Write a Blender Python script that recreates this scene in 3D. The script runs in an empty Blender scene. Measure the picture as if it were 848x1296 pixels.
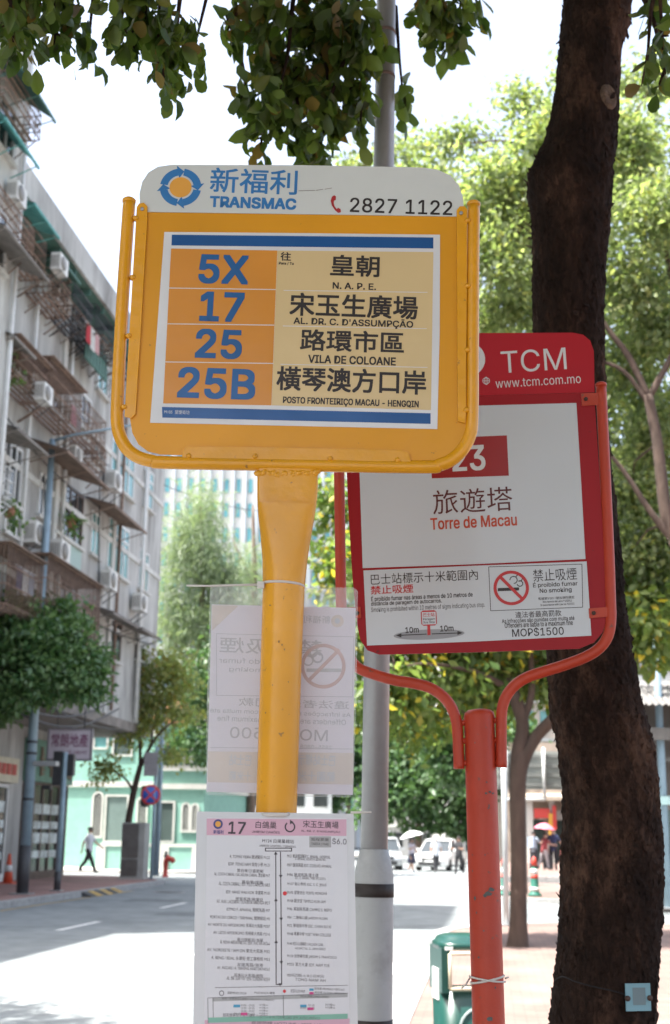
import bpy, bmesh, math, random
import numpy as np
from mathutils import Vector, Matrix
rng = np.random.default_rng(7)
random.seed(7)
SC = bpy.context.scene
COL = SC.collection
R = math.radians
# ------------------------------------------------------------------ camera, sky, sun, exposure
EYE = Vector((0, 0, 1.6))
YAW, PITCH, ROLL, FPX = R(6.7), R(13.92), R(0.7), 1650.0
CM = (Matrix.Rotation(YAW, 3, 'Z') @ Matrix.Rotation(R(90) + PITCH, 3, 'X') @ Matrix.Rotation(ROLL, 3, 'Z'))
cam = bpy.data.cameras.new('camera')
co = bpy.data.objects.new('camera', cam)
COL.objects.link(co)
co.matrix_world = Matrix.Translation(EYE) @ CM.to_4x4()
cam.sensor_fit = 'VERTICAL'
cam.sensor_height = 36.0
cam.lens = FPX / 1296 * 36
cam.clip_start, cam.clip_end = 0.05, 3000
cam.dof.use_dof = True
cam.dof.focus_distance = 2.45
cam.dof.aperture_fstop = 7.5
SC.camera = co
TO_SUN = Vector((-0.38, -0.2, 0.9)).normalized()
w = bpy.data.worlds.new('World')
SC.world = w
w.use_nodes = True
nt = w.node_tree
bg = nt.nodes['Background']
sky = nt.nodes.new('ShaderNodeTexSky')
sky.sky_type = 'NISHITA'
sky.sun_disc = False
sky.sun_elevation = math.asin(TO_SUN.z)
sky.sun_rotation = math.atan2(TO_SUN.x, TO_SUN.y)
sky.air_density, sky.dust_density, sky.ozone_density = 1.0, 5.0, 1.0
hs = nt.nodes.new('ShaderNodeHueSaturation')   # humid, milky tropical sky
hs.inputs['Saturation'].default_value, hs.inputs['Value'].default_value = 0.7, 1.2
nt.links.new(sky.outputs[0], hs.inputs['Color'])
nt.links.new(hs.outputs[0], bg.inputs[0])
bg.inputs[1].default_value = 0.15
sl = bpy.data.lights.new('sun', 'SUN')
sl.energy, sl.angle, sl.color = 4.8, R(0.5), (1.0, 0.965, 0.9)
so = bpy.data.objects.new('sun', sl)
COL.objects.link(so)
so.rotation_euler = TO_SUN.to_track_quat('Z', 'Y').to_euler()
so.location = TO_SUN * 60
SC.view_settings.view_transform = 'Standard'
SC.view_settings.look = 'None'
SC.view_settings.exposure = 1.6
SC.view_settings.gamma = 1.0
SC.view_settings.use_curve_mapping = False
SC.render.engine = 'CYCLES'
SC.cycles.use_denoising = True
SC.cycles.max_bounces = 8
SC.cycles.transparent_max_bounces = 12
SC.cycles.sample_clamp_indirect = 8

# ------------------------------------------------------------------ picture <-> place
FWD = Vector((-math.sin(YAW), math.cos(YAW), 0))
RGT = Vector((math.cos(YAW), math.sin(YAW), 0))
def ray(x, y): return CM @ Vector(((x - 424) / FPX, (648 - y) / FPX, -1))
def hit(x, y, p, n):
    d = ray(x, y)
    return EYE + d * ((p - EYE).dot(n) / d.dot(n))
def at(x, y, d): return hit(x, y, EYE + FWD * d, FWD)
def gnd(x, y, z=0.0): return hit(x, y, Vector((0, 0, z)), Vector((0, 0, 1)))
def onx(x, y, X): return hit(x, y, Vector((X, 0, 0)), Vector((1, 0, 0)))
def ony(x, y, Y): return hit(x, y, Vector((0, Y, 0)), Vector((0, 1, 0)))
def proj(p):
    q = CM.transposed() @ (Vector(p) - EYE)
    if q.z > -0.01: return None
    return 424 + FPX * q.x / -q.z, 648 - FPX * q.y / -q.z

# ------------------------------------------------------------------ materials
MATS = {}
def M(name, col, rough=0.6, var=0.12, scale=8.0, bump=0.0, metal=0.0, stretch=None, dirt=None, dirt_amt=0.0, dirt_scale=3.0,
      coat=0.0, bscale=None, spec=0.5, dlo=0.5, dhi=0.72):
    if name in MATS: return MATS[name]
    m = bpy.data.materials.new(name); m.use_nodes = True
    t = m.node_tree; N = t.nodes; L = t.links
    p = N['Principled BSDF']
    p.inputs['Roughness'].default_value = rough
    p.inputs['Metallic'].default_value = metal
    p.inputs['Coat Weight'].default_value = coat
    p.inputs['Coat Roughness'].default_value = 0.06
    p.inputs['Specular IOR Level'].default_value = spec
    tc = N.new('ShaderNodeTexCoord')
    mp = N.new('ShaderNodeMapping'); L.new(tc.outputs['Object'], mp.inputs[0])
    mp.inputs['Scale'].default_value = stretch or (1, 1, 1)
    n1 = N.new('ShaderNodeTexNoise'); n1.inputs['Scale'].default_value = scale; n1.inputs['Detail'].default_value = 6
    L.new(mp.outputs[0], n1.inputs['Vector'])
    mr = N.new('ShaderNodeMapRange'); L.new(n1.outputs['Fac'], mr.inputs['Value'])
    mr.inputs['From Min'].default_value, mr.inputs['From Max'].default_value = 0.3, 0.7
    mr.inputs['To Min'].default_value, mr.inputs['To Max'].default_value = 1 - var, 1 + var
    vm = N.new('ShaderNodeVectorMath'); vm.operation = 'SCALE'
    vm.inputs[0].default_value = col[:3]
    L.new(mr.outputs[0], vm.inputs['Scale'])
    last = vm.outputs[0]
    if dirt:
        n2 = N.new('ShaderNodeTexNoise'); n2.inputs['Scale'].default_value = dirt_scale; n2.inputs['Detail'].default_value = 8
        n2.inputs['Roughness'].default_value = 0.65
        L.new(mp.outputs[0], n2.inputs['Vector'])
        r2 = N.new('ShaderNodeMapRange'); L.new(n2.outputs['Fac'], r2.inputs['Value'])
        r2.inputs['From Min'].default_value, r2.inputs['From Max'].default_value = dlo, dhi
        r2.inputs['To Max'].default_value = dirt_amt
        mx = N.new('ShaderNodeMix'); mx.data_type = 'RGBA'
        L.new(r2.outputs[0], mx.inputs['Factor']); L.new(last, mx.inputs[6]); mx.inputs[7].default_value = (*dirt[:3], 1)
        last = mx.outputs[2]
    L.new(last, p.inputs['Base Color'])
    if bump:
        n3 = N.new('ShaderNodeTexNoise'); n3.inputs['Scale'].default_value = bscale or scale * 3; n3.inputs['Detail'].default_value = 5
        L.new(mp.outputs[0], n3.inputs['Vector'])
        b = N.new('ShaderNodeBump'); b.inputs['Strength'].default_value = bump; b.inputs['Distance'].default_value = 0.02
        L.new(n3.outputs['Fac'], b.inputs['Height']); L.new(b.outputs[0], p.inputs['Normal'])
    MATS[name] = m
    return m
def leaf_mat(name, c0, c1, trans=0.45, c2=None, rough=0.45, tint=(1.45, 1.55, 0.8)):
    m = bpy.data.materials.new(name); m.use_nodes = True
    t = m.node_tree; N = t.nodes; L = t.links
    p = N['Principled BSDF']; p.inputs['Roughness'].default_value = rough
    g = N.new('ShaderNodeNewGeometry')
    cr = N.new('ShaderNodeValToRGB')
    cr.color_ramp.elements[0].color = (*c0, 1); cr.color_ramp.elements[1].color = (*c1, 1)
    if c2:
        cr.color_ramp.elements[1].position = 0.88
        e = cr.color_ramp.elements.new(0.96); e.color = (*c2, 1)
    L.new(g.outputs['Random Per Island'], cr.inputs[0])
    L.new(cr.outputs[0], p.inputs['Base Color'])
    tr = N.new('ShaderNodeBsdfTranslucent')
    vm = N.new('ShaderNodeVectorMath'); vm.operation = 'MULTIPLY'
    L.new(cr.outputs[0], vm.inputs[0]); vm.inputs[1].default_value = tint
    L.new(vm.outputs[0], tr.inputs[0])
    mx = N.new('ShaderNodeMixShader'); mx.inputs[0].default_value = trans
    L.new(p.outputs[0], mx.inputs[1]); L.new(tr.outputs[0], mx.inputs[2])
    L.new(mx.outputs[0], N['Material Output'].inputs['Surface'])
    return m
def glass_mat(name, col, alpha=0.35, rough=0.08):
    m = bpy.data.materials.new(name); m.use_nodes = True
    p = m.node_tree.nodes['Principled BSDF']
    p.inputs['Base Color'].default_value = (*col, 1); p.inputs['Roughness'].default_value = rough
    p.inputs['Alpha'].default_value = alpha
    return m

# ------------------------------------------------------------------ mesh builder
WM = {}
class MB:
    def __init__(s, X=None): s.bm = bmesh.new(); s.mi = 0; s.X = X or Matrix()
    def mat(s, i): s.mi = i; return s
    def face(s, pts):
        vs = [s.bm.verts.new(p) for p in pts]
        f = s.bm.faces.new(vs); f.material_index = s.mi; return f
    def box(s, c, d, T=None):
        T = T or Matrix()
        h = [x / 2 for x in d]; c = Vector(c)
        v = [s.bm.verts.new(T @ (c + Vector((h[0]*a, h[1]*b, h[2]*e)))) for a in (-1, 1) for b in (-1, 1) for e in (-1, 1)]
        for q in ((0,1,3,2), (4,6,7,5), (0,4,5,1), (2,3,7,6), (0,2,6,4), (1,5,7,3)):
            f = s.bm.faces.new([v[i] for i in q]); f.material_index = s.mi
        return s
    def span(s, a, b):
        a, b = Vector(a), Vector(b)
        return s.box((a + b) / 2, [abs(x) for x in (b - a)])
    def prism(s, pts, z0, z1, T=None):
        T = T or Matrix()
        lo = [s.bm.verts.new(T @ Vector((p[0], p[1], z0))) for p in pts]
        hi = [s.bm.verts.new(T @ Vector((p[0], p[1], z1))) for p in pts]
        n = len(pts)
        fs = [s.bm.faces.new(hi), s.bm.faces.new(lo[::-1])]
        fs += [s.bm.faces.new((lo[i], lo[(i+1) % n], hi[(i+1) % n], hi[i])) for i in range(n)]
        for f in fs: f.material_index = s.mi
        return s
    def rings(s, rs, cap=True, closed=False):
        vr = [[s.bm.verts.new(p) for p in r] for r in rs]
        n = len(vr[0])
        pairs = list(zip(vr, vr[1:])) + ([(vr[-1], vr[0])] if closed else [])
        for a, b in pairs:
            for i in range(n):
                f = s.bm.faces.new((a[i], a[(i+1) % n], b[(i+1) % n], b[i])); f.material_index = s.mi; f.smooth = True
        if cap and not closed:
            for q in (vr[0][::-1], vr[-1]):
                f = s.bm.faces.new(q); f.material_index = s.mi
        return s
    def tube(s, pts, r, n=8, cap=True, closed=False):
        pts = [Vector(p) for p in pts]
        rr = r if hasattr(r, '__len__') else [r] * len(pts)
        m = len(pts); T = []
        for i in range(m):
            a = pts[(i-1) % m] if closed else pts[max(i-1, 0)]
            b = pts[(i+1) % m] if closed else pts[min(i+1, m-1)]
            T.append((b - a).normalized())
        ref = Vector((0, 0, 1)) if abs(T[0].z) < 0.9 else Vector((1, 0, 0))
        u = (ref - T[0] * ref.dot(T[0])).normalized(); rs = []
        for i in range(m):
            u = (u - T[i] * u.dot(T[i])).normalized(); v = T[i].cross(u)
            rs.append([pts[i] + (u * math.cos(k*2*math.pi/n) + v * math.sin(k*2*math.pi/n)) * rr[i] for k in range(n)])
        return s.rings(rs, cap, closed)
    def lathe(s, prof, n=16, T=None, cap=True):
        T = T or Matrix()
        return s.rings([[T @ Vector((max(r, 1e-4)*math.cos(k*2*math.pi/n), max(r, 1e-4)*math.sin(k*2*math.pi/n), z)) for k in range(n)] for r, z in prof], cap)
    def build(s, name, mats, parent=None, bevel=0.0, smooth=None, recenter=True):
        bm = s.bm
        if bevel:
            es = [e for e in bm.edges if len(e.link_faces) == 2 and e.calc_face_angle(0) > 0.6]
            bmesh.ops.bevel(bm, geom=es, offset=bevel, segments=2, affect='EDGES', profile=0.5)
        bm.transform(s.X)
        me = bpy.data.meshes.new(name)
        o = bpy.data.objects.new(name, me)
        COL.objects.link(o)
        if parent is not None:
            bm.transform(WM[parent.name].inverted()); o.parent = parent; WM[o.name] = WM[parent.name]
        else:
            L = Matrix()
            if recenter and len(bm.verts):
                c = [[f(v.co[i] for v in bm.verts) for f in (min, max)] for i in range(3)]
                L = Matrix.Translation(((c[0][0]+c[0][1])/2, (c[1][0]+c[1][1])/2, c[2][0]))
                bm.transform(L.inverted()); o.location = L.translation
            WM[o.name] = L
        bmesh.ops.recalc_face_normals(bm, faces=bm.faces[:])
        bm.to_mesh(me); bm.free()
        for m in (mats if isinstance(mats, (list, tuple)) else [mats]): me.materials.append(m)
        if smooth is not None:
            for p in me.polygons: p.use_smooth = smooth
        return o
def tag(o, label=None, cat=None, group=None, kind=None):
    for k, v in (('label', label), ('category', cat), ('group', group), ('kind', kind)):
        if v: o[k] = v
    return o
def thing(name, label, cat, loc=(0, 0, 0), group=None, mw=None):
    o = bpy.data.objects.new(name, None); COL.objects.link(o)
    o.empty_display_size = 0.2
    L = mw.copy() if mw is not None else Matrix.Translation(loc)
    o.matrix_world = L; WM[o.name] = L
    return tag(o, label, cat, group)
def copy_thing(o, loc, rz=0.0, parent=None):
    c = o.copy(); COL.objects.link(c)
    if parent is None:
        c.matrix_world = Matrix.Translation(loc) @ Matrix.Rotation(rz, 4, 'Z')
    else:
        c.parent = parent
    for ch in [x for x in bpy.data.objects if x.parent == o]: copy_thing(ch, None, 0, c)
    return c
# text as flat ink: outlines of a text curve, filled
_T = {}
import os
try:
    FONT = bpy.data.fonts.load(os.path.join(bpy.utils.system_resource('DATAFILES'), 'fonts', 'Inter.woff2'))   # ships with Blender
except Exception:
    FONT = None
def tgeo(s):
    if s not in _T:
        cu = bpy.data.curves.new('lettering', 'FONT'); cu.body = s; cu.resolution_u = 3
        if FONT and all(ord(ch) < 0x2000 for ch in s): cu.font = FONT
        o = bpy.data.objects.new('lettering', cu); COL.objects.link(o)
        dg = bpy.context.evaluated_depsgraph_get()
        me = bpy.data.meshes.new_from_object(o.evaluated_get(dg))
        vs = [(v.co.x, v.co.y) for v in me.vertices]; fs = [tuple(p.vertices) for p in me.polygons]
        bpy.data.objects.remove(o); bpy.data.curves.remove(cu); bpy.data.meshes.remove(me)
        xs = [v[0] for v in vs]; ys = [v[1] for v in vs]
        _T[s] = (vs, fs, (min(xs), min(ys), max(xs), max(ys)))
    return _T[s]
class Board:
    """A flat plate in the place: local x along it, y up, z out of its face; the origin is where its post meets the ground."""
    def __init__(s, x, y, d, yaw, roll):
        a = YAW + yaw
        X = Vector((math.cos(a), math.sin(a), 0)); Z = Vector((math.sin(a), -math.cos(a), 0)); Y = Vector((0, 0, 1))
        X, Y = X*math.cos(roll) + Y*math.sin(roll), Y*math.cos(roll) - X*math.sin(roll)
        o = at(x, y, d); o = o - Y * (o.z / Y.z)
        s.M = Matrix(((X.x, Y.x, Z.x, o.x), (X.y, Y.y, Z.y, o.y), (X.z, Y.z, Z.z, o.z), (0, 0, 0, 1)))
        s.I = s.M.inverted()
        s.o = s.I @ EYE
    def p(s, x, y, z=0.0):
        d = s.I.to_3x3() @ ray(x, y)
        return s.o + d * ((z - s.o.z) / d.z)
    def quad(s, mb, pts, z):
        mb.face([s.p(x, y, z) for x, y in pts])
    def sheet(s, mb, pts, z0, z1):
        mb.prism([s.p(x, y, z1)[:2] for x, y in pts], z0, z1)
    def ink(s, mb, txt, x0, y0, x1, y1, z, bold=0.0, mirror=False, slope=0.0):
        vs, fs, b = tgeo(txt)
        xm, ym = (x0+x1)/2, (y0+y1)/2
        w_ = (s.p(x1, ym, z) - s.p(x0, ym, z)).length; h_ = (s.p(xm, y0, z) - s.p(xm, y1, z)).length
        c = s.p(xm, ym, z)
        em = h_ / max(b[3]-b[1], .3); dl = min(.03, max(0, bold) * .62) * em
        offs = [(0, 0)] if bold < .008 else [(-1, -1), (-1, 1), (1, -1), (1, 1)] + ([(0, 0), (0, 1), (0, -1), (1, 0), (-1, 0)] if bold > .03 else [])
        if bold < .008: dl = 0
        w_ -= 2*dl; h_ -= 2*dl
        for k, (ox, oy) in enumerate(offs):
            nv = []
            for vx, vy in vs:
                u = ((vx-b[0]) / (b[2]-b[0]) - .5) * w_; v = ((vy-b[1]) / max(b[3]-b[1], 1e-6) - .5) * h_
                if mirror: u = -u
                nv.append(mb.bm.verts.new((c.x + u + ox*dl, c.y + v + oy*dl, z + k*2.5e-5)))
            for f in fs:
                try: q = mb.bm.faces.new([nv[i] for i in f]); q.material_index = mb.mi
                except ValueError: pass
    def ring(s, mb, x, y, r0, r1, z, a0=0, a1=360, n=40, sy=1.0):
        c = s.p(x, y, z); k = (s.p(x+1, y, z) - c).length
        P = [(math.cos(R(a0+(a1-a0)*i/n)), math.sin(R(a0+(a1-a0)*i/n))*sy) for i in range(n+1)]
        for (ax, ay), (bx, by) in zip(P, P[1:]):
            if r0 > 0: mb.face([(c.x+ax*r0*k, c.y+ay*r0*k, z), (c.x+ax*r1*k, c.y+ay*r1*k, z), (c.x+bx*r1*k, c.y+by*r1*k, z), (c.x+bx*r0*k, c.y+by*r0*k, z)])
            else: mb.face([(c.x, c.y, z), (c.x+ax*r1*k, c.y+ay*r1*k, z), (c.x+bx*r1*k, c.y+by*r1*k, z)])
    def line(s, mb, pts, wpx, z):
        P = [s.p(x, y, z) for x, y in pts]; k = (s.p(pts[0][0]+1, pts[0][1], z) - P[0]).length * wpx / 2
        for a, b in zip(P, P[1:]):
            t = (b - a).normalized(); n = Vector((-t.y, t.x, 0)) * k
            mb.face([a-n, b-n, b+n, a+n])
    def rect(s, mb, x0, y0, x1, y1, z): s.quad(mb, [(x0, y1), (x1, y1), (x1, y0), (x0, y0)], z)
def smoothpath(pts, n=6):
    P = [Vector(p) for p in pts]; out = []
    for i in range(len(P)-1):
        a, b = P[i], P[i+1]; p0 = P[max(i-1, 0)]; p3 = P[min(i+2, len(P)-1)]
        for k in range(n):
            t = k/n
            out.append(0.5*((2*a) + (b-p0)*t + (2*p0-5*a+4*b-p3)*t*t + (3*a-p0-3*b+p3)*t**3))
    return out + [P[-1]]
# leaves in bulk
LEAF_NEAR = (np.array([(0,0,0), (.25,.22,.06), (.6,.32,.05), (.85,.2,-.02), (1,0,-.16), (.85,-.2,-.02), (.6,-.32,.05), (.25,-.22,.06), (.25,0,0), (.6,0,-.03), (.85,0,-.09)], float),
             [(0,8,1), (1,8,9,2), (2,9,10,3), (3,10,4), (0,7,8), (8,7,6,9), (9,6,5,10), (10,5,4)])
LEAF_FAR = (np.array([(0,0,0), (.55,.28,.06), (1,0,-.08), (.5,-.28,.06)], float), [(0,1,2), (0,2,3)])
NEEDLE = (np.array([(0,0,0), (.5,.035,0), (1,0,-.1), (.5,-.035,0)], float), [(0,1,2,3)])
def leaf_obj(name, C, D, S, mat, parent, tpl=LEAF_FAR):
    C = np.asarray(C, float); D = np.asarray(D, float); S = np.asarray(S, float)
    n = len(C); D = D / np.linalg.norm(D, axis=1, keepdims=True)
    q = rng.normal(size=(n, 3)) + np.array((0, 0, 1.1)); B = np.cross(q, D); B /= np.linalg.norm(B, axis=1, keepdims=True)
    U = np.cross(D, B) * rng.uniform(-.3, 2.4, (n, 1)); B = B * rng.uniform(.7, 1.15, (n, 1))
    tv, tf = tpl; k = len(tv)
    V = C[:, None, :] + S[:, None, None] * (tv[None, :, 0:1]*D[:, None, :] + tv[None, :, 1:2]*B[:, None, :] + tv[None, :, 2:3]*U[:, None, :])
    V = V.reshape(-1, 3)
    if parent is not None:
        I = np.array(WM[parent.name].inverted()); V = V @ I[:3, :3].T + I[:3, 3]
    loops = np.concatenate([np.array(f) for f in tf]); lens = np.array([len(f) for f in tf])
    LI = (loops[None, :] + (np.arange(n)*k)[:, None]).ravel()
    LT = np.tile(lens, n); LS = np.concatenate([[0], np.cumsum(LT)[:-1]])
    me = bpy.data.meshes.new(name)
    me.vertices.add(len(V)); me.vertices.foreach_set('co', V.ravel())
    me.loops.add(len(LI)); me.loops.foreach_set('vertex_index', LI)
    me.polygons.add(len(LT)); me.polygons.foreach_set('loop_start', LS); me.polygons.foreach_set('loop_total', LT)
    me.update(calc_edges=True); me.validate()
    me.materials.append(mat)
    o = bpy.data.objects.new(name, me); COL.objects.link(o)
    if parent is not None: o.parent = parent; WM[o.name] = WM[parent.name]
    return o
def clumpy(blobs, n_clump, per, spread, droop=0.35, hollow=0.55, keep=None):
    """Leaf positions and directions: clumps spread through ellipsoids (centre, radii), thinned inside."""
    vol = np.array([b[1][0]*b[1][1]*b[1][2] for b in blobs]) ** 0.75; vol /= vol.sum()
    Cs, Ds = [], []
    for bi, (c, r) in enumerate(blobs):
        m = max(2, int(n_clump * vol[bi]))
        d = rng.normal(size=(m, 3)); d /= np.linalg.norm(d, axis=1, keepdims=True)
        rad = hollow + (1 - hollow) * rng.random(m) ** 0.6
        cc = np.array(c) + d * rad[:, None] * np.array(r)
        cc += rng.normal(size=cc.shape) * 0.07 * np.array(r)
        for q, dd in zip(cc, d):
            k = max(3, int(per * rng.uniform(.5, 1.5)))
            sp = spread * rng.uniform(.6, 1.4)
            P = q + rng.normal(size=(k, 3)) * np.array((sp, sp, sp*.6))
            Dd = rng.normal(size=(k, 3)) + dd*0.6 + np.array((0, 0, -droop*1.5))
            Cs.append(P); Ds.append(Dd)
    C = np.concatenate(Cs); D = np.concatenate(Ds)
    if keep is not None:
        ok = np.array([keep(p) for p in C]); C, D = C[ok], D[ok]
    return C, D
# ------------------------------------------------------------------ setting materials
def brick_mat(name, c1, c2, mortar, scale, dirt=0.25):
    m = bpy.data.materials.new(name); m.use_nodes = True
    N = m.node_tree.nodes; L = m.node_tree.links; p = N['Principled BSDF']; p.inputs['Roughness'].default_value = 0.85
    tc = N.new('ShaderNodeTexCoord'); b = N.new('ShaderNodeTexBrick')
    L.new(tc.outputs['Object'], b.inputs['Vector'])
    b.inputs['Color1'].default_value = (*c1, 1); b.inputs['Color2'].default_value = (*c2, 1); b.inputs['Mortar'].default_value = (*mortar, 1)
    b.inputs['Scale'].default_value = scale; b.inputs['Mortar Size'].default_value = 0.018; b.inputs['Brick Width'].default_value = 0.5; b.inputs['Row Height'].default_value = 0.25
    n = N.new('ShaderNodeTexNoise'); n.inputs['Scale'].default_value = 0.9; n.inputs['Detail'].default_value = 8; L.new(tc.outputs['Object'], n.inputs['Vector'])
    r = N.new('ShaderNodeMapRange'); r.inputs['From Min'].default_value = .3; r.inputs['From Max'].default_value = .7; r.inputs['To Min'].default_value = 1-dirt; r.inputs['To Max'].default_value = 1+dirt
    L.new(n.outputs['Fac'], r.inputs['Value'])
    v = N.new('ShaderNodeVectorMath'); v.operation = 'SCALE'; L.new(b.outputs['Color'], v.inputs[0]); L.new(r.outputs[0], v.inputs['Scale'])
    L.new(v.outputs[0], p.inputs['Base Color'])
    bp = N.new('ShaderNodeBump'); bp.inputs['Strength'].default_value = .3; bp.inputs['Distance'].default_value = .01
    L.new(b.outputs['Fac'], bp.inputs['Height']); bp.invert = True; L.new(bp.outputs[0], p.inputs['Normal'])
    return m
asphalt = M('asphalt', (.20, .22, .225), .9, .18, 2.2, .6, dirt=(.10, .11, .115), dirt_amt=.6, dirt_scale=.5, bscale=60)
pav_pink = brick_mat('paving_pink', (.235, .155, .13), (.195, .13, .11), (.13, .105, .095), 2.4)
pav_red = brick_mat('paving_red', (.34, .19, .16), (.29, .16, .14), (.2, .14, .13), 2.4)
concrete_light = M('concrete_light', (.46, .44, .41), .85, .15, 1.5, .3, dirt=(.28, .26, .24), dirt_amt=.5)
granite = M('granite_kerb', (.33, .33, .325), .8, .2, 9, .3, dirt=(.18, .17, .16), dirt_amt=.5)
paint_white = M('road_paint', (.62, .63, .62), .7, .15, 6, dirt=(.25, .25, .25), dirt_amt=.5, dirt_scale=9)
paint_yellow = M('road_paint_yellow', (.42, .28, .08), .7, .15, 6, dirt=(.25, .2, .15), dirt_amt=.6, dirt_scale=7)
steel_blue = M('steel_blue', (.25, .34, .40), .45, .12, 5, metal=.2)
steel_grey = M('steel_grey', (.36, .37, .375), .42, .1, 4, metal=.35, dirt=(.2, .17, .15), dirt_amt=.4, dirt_scale=6)
dark_metal = M('dark_metal', (.05, .05, .055), .5, .2, 6)
rust = M('rusty_iron', (.22, .15, .115), .8, .35, 7, dirt=(.25, .15, .1), dirt_amt=.6)

road = MB(); road.face([(-400, -60, -.13), (400, -60, -.13), (400, 700, -.13), (-400, 700, -.13)])
tag(road.build('road', asphalt, recenter=False), kind='structure')
def arc(cx, cy, r, a0, a1, n=10): return [(cx + r*math.cos(R(a0+(a1-a0)*i/n)), cy + r*math.sin(R(a0+(a1-a0)*i/n))) for i in range(n+1)]
def slab(name, pts, z, mat, kerbname, kw=.16):
    m = MB(); m.prism(pts, -.6, z); tag(m.build(name, mat, recenter=False), kind='structure')
def kerb(name, line, z, side):
    m = MB(); P = [Vector((a, b, 0)) for a, b in line]; o = []
    for i in range(len(P)):
        t = (P[min(i+1, len(P)-1)] - P[max(i-1, 0)]).normalized(); o.append(P[i] + Vector((-t.y, t.x, 0)) * side)
    for i in range(len(P)-1):
        q = [P[i], P[i+1], o[i+1], o[i]]
        lo = [Vector((v.x, v.y, -.5)) for v in q]; hi = [Vector((v.x, v.y, z)) for v in q]
        m.face(hi); m.face([lo[0], lo[1], hi[1], hi[0]]); m.face([lo[2], lo[3], hi[3], hi[2]])
        if i == 0: m.face([lo[0], hi[0], hi[3], lo[3]])
        if i == len(P)-2: m.face([lo[1], hi[1], hi[2], lo[2]])
    tag(m.build(name, granite, recenter=False), kind='structure')
LK = -11.15
lk = [(LK, -40), (LK, 0), (LK, 20), (LK, 40)] + arc(LK-5, 45.3, 5, 0, 88)[0:] + [(-30, 50.4), (-60, 50.4)]
slab('left_pavement', [(x-.2 if x > -16 else x, y if y < 50 else y-.2) for x, y in lk] + [(-60, -40)], 0, pav_red, '')
kerb('left_kerb', lk, .012, .28)
RK = -1.0
rk = [(RK, -20), (RK, 10), (RK, 20)] + arc(RK+4, 23.4, 4, 180, 92) + [(20, 27.4), (40, 27.4)]
slab('right_pavement', [(x+.2 if x < 3 else x, y-.15 if y > 27 else y) for x, y in rk] + [(40, -20)], 0, pav_pink, '')
kerb('right_kerb', rk, .012, -.28)
ik = [(40, 36.9), (3.5, 36.9)] + arc(2.4, 39.6, 2.7, 270, 180) + [(-.3, 44), (-.3, 50.2)]
slab('corner_pavement', [(x+.15 if x < 1 else x, y+.12 if y < 37.1 else y) for x, y in ik] + [(40, 50.2)], -.01, pav_pink, '')
kerb('corner_kerb', ik, .0, -.25)
fk = [(40, 50.4), (.2, 50.4), (-.2, 50.8), (-.2, 90)]
slab('far_pavement', [(x+.2 if x < 1 else x, y+.2) for x, y in fk] + [(40, 90)], .2, pav_pink, '')
kerb('far_kerb', fk, .21, -.3)
slab('far_left_pavement', [(-60, 57.5), (-14, 57.5)] + arc(-14, 60.5, 3, -90, 0) + [(-11, 120), (-60, 120)], .0, concrete_light, '')
m = MB()
def stripe(a, b, wd, z=-.126):
    a, b = Vector((a[0], a[1], z)), Vector((b[0], b[1], z)); t = (b-a).normalized(); n = Vector((-t.y, t.x, 0))*wd/2
    m.face([a-n, b-n, b+n, a+n])
for y0 in (11.6, 17.6, 23.9, 31.6, 38, 56, 70): stripe((-7.75, y0), (-7.75, y0+2.6), .14)
for y0 in (6.5, 13.2, 19.6, 30, 37, 56, 64): stripe((-4.3, y0), (-4.3, y0+2.6), .14)
stripe((-1.3, -5), (-1.3, 23.4), .11)
for i in range(8): stripe((-10 + i*1.15, 51.2), (-10 + i*1.15, 54.2), .55)
stripe((1.5, 28.6), (30, 28.6), .12); stripe((1.5, 31.9), (30, 31.9), .14); stripe((1.5, 35.9), (30, 35.9), .12)
tag(m.build('lane_markings', paint_white, recenter=False), kind='structure')
m = MB(); stripe((LK+.3, -20), (LK+.3, 40.5), .09)
tag(m.build('yellow_kerb_line', paint_yellow, recenter=False), kind='structure')
m = MB()
for (a, b, c, d) in ((-6.1, 29.5, 1.2, .8), (-7.3, 38, 1.0, .7), (-5.0, 33.8, 1.6, .5), (-8.8, 35, .7, .7)): m.prism([(a-c, b-d), (a+c, b-d*.8), (a+c, b+d), (a-c, b+d*.9)], -.127, -.1268)
tag(m.build('asphalt_patches', M('patched_asphalt', (.13, .145, .15), .92, .2, 3, .4, bscale=60), recenter=False), kind='structure')

p = gnd(214, 1129, -.126)
t = thing('manhole_cover', 'round dark manhole cover in the shaded carriageway', 'manhole', p)
m = MB(); m.lathe([(0, 0), (.42, 0), (.42, .004), (0, .004)], 24, Matrix.Translation(p)); m.build('lid', M('cast_iron', (.055, .055, .058), .6, .3, 12, .5), t)
m = MB(); m.lathe([(.425, 0), (.5, 0), (.5, .005), (.425, .005)], 24, Matrix.Translation(p), False); m.build('rim', granite, t)
# ------------------------------------------------------------------ buildings on the left
wall_grey = M('weathered_render', (.43, .43, .41), .9, .25, .9, .25, stretch=(1, 1, .22), dirt=(.15, .14, .13), dirt_amt=.8, dirt_scale=1.1, dlo=.44, dhi=.68)
wall_pale = M('pale_render', (.56, .56, .53), .9, .12, .9, .25, stretch=(1, 1, .22), dirt=(.2, .18, .16), dirt_amt=.7, dirt_scale=1.2, dlo=.45, dhi=.7)
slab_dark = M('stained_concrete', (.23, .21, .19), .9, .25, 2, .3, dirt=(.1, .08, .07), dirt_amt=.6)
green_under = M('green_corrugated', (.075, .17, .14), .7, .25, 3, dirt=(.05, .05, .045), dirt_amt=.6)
teal_sheet = M('teal_sheet', (.10, .36, .34), .6, .2, 3, dirt=(.2, .25, .22), dirt_amt=.5)
brown_tin = M('brown_tin', (.22, .155, .12), .8, .3, 2.5, dirt=(.1, .075, .06), dirt_amt=.7)
frame_white = M('window_frame_white', (.68, .69, .68), .5, .08, 4)
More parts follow.
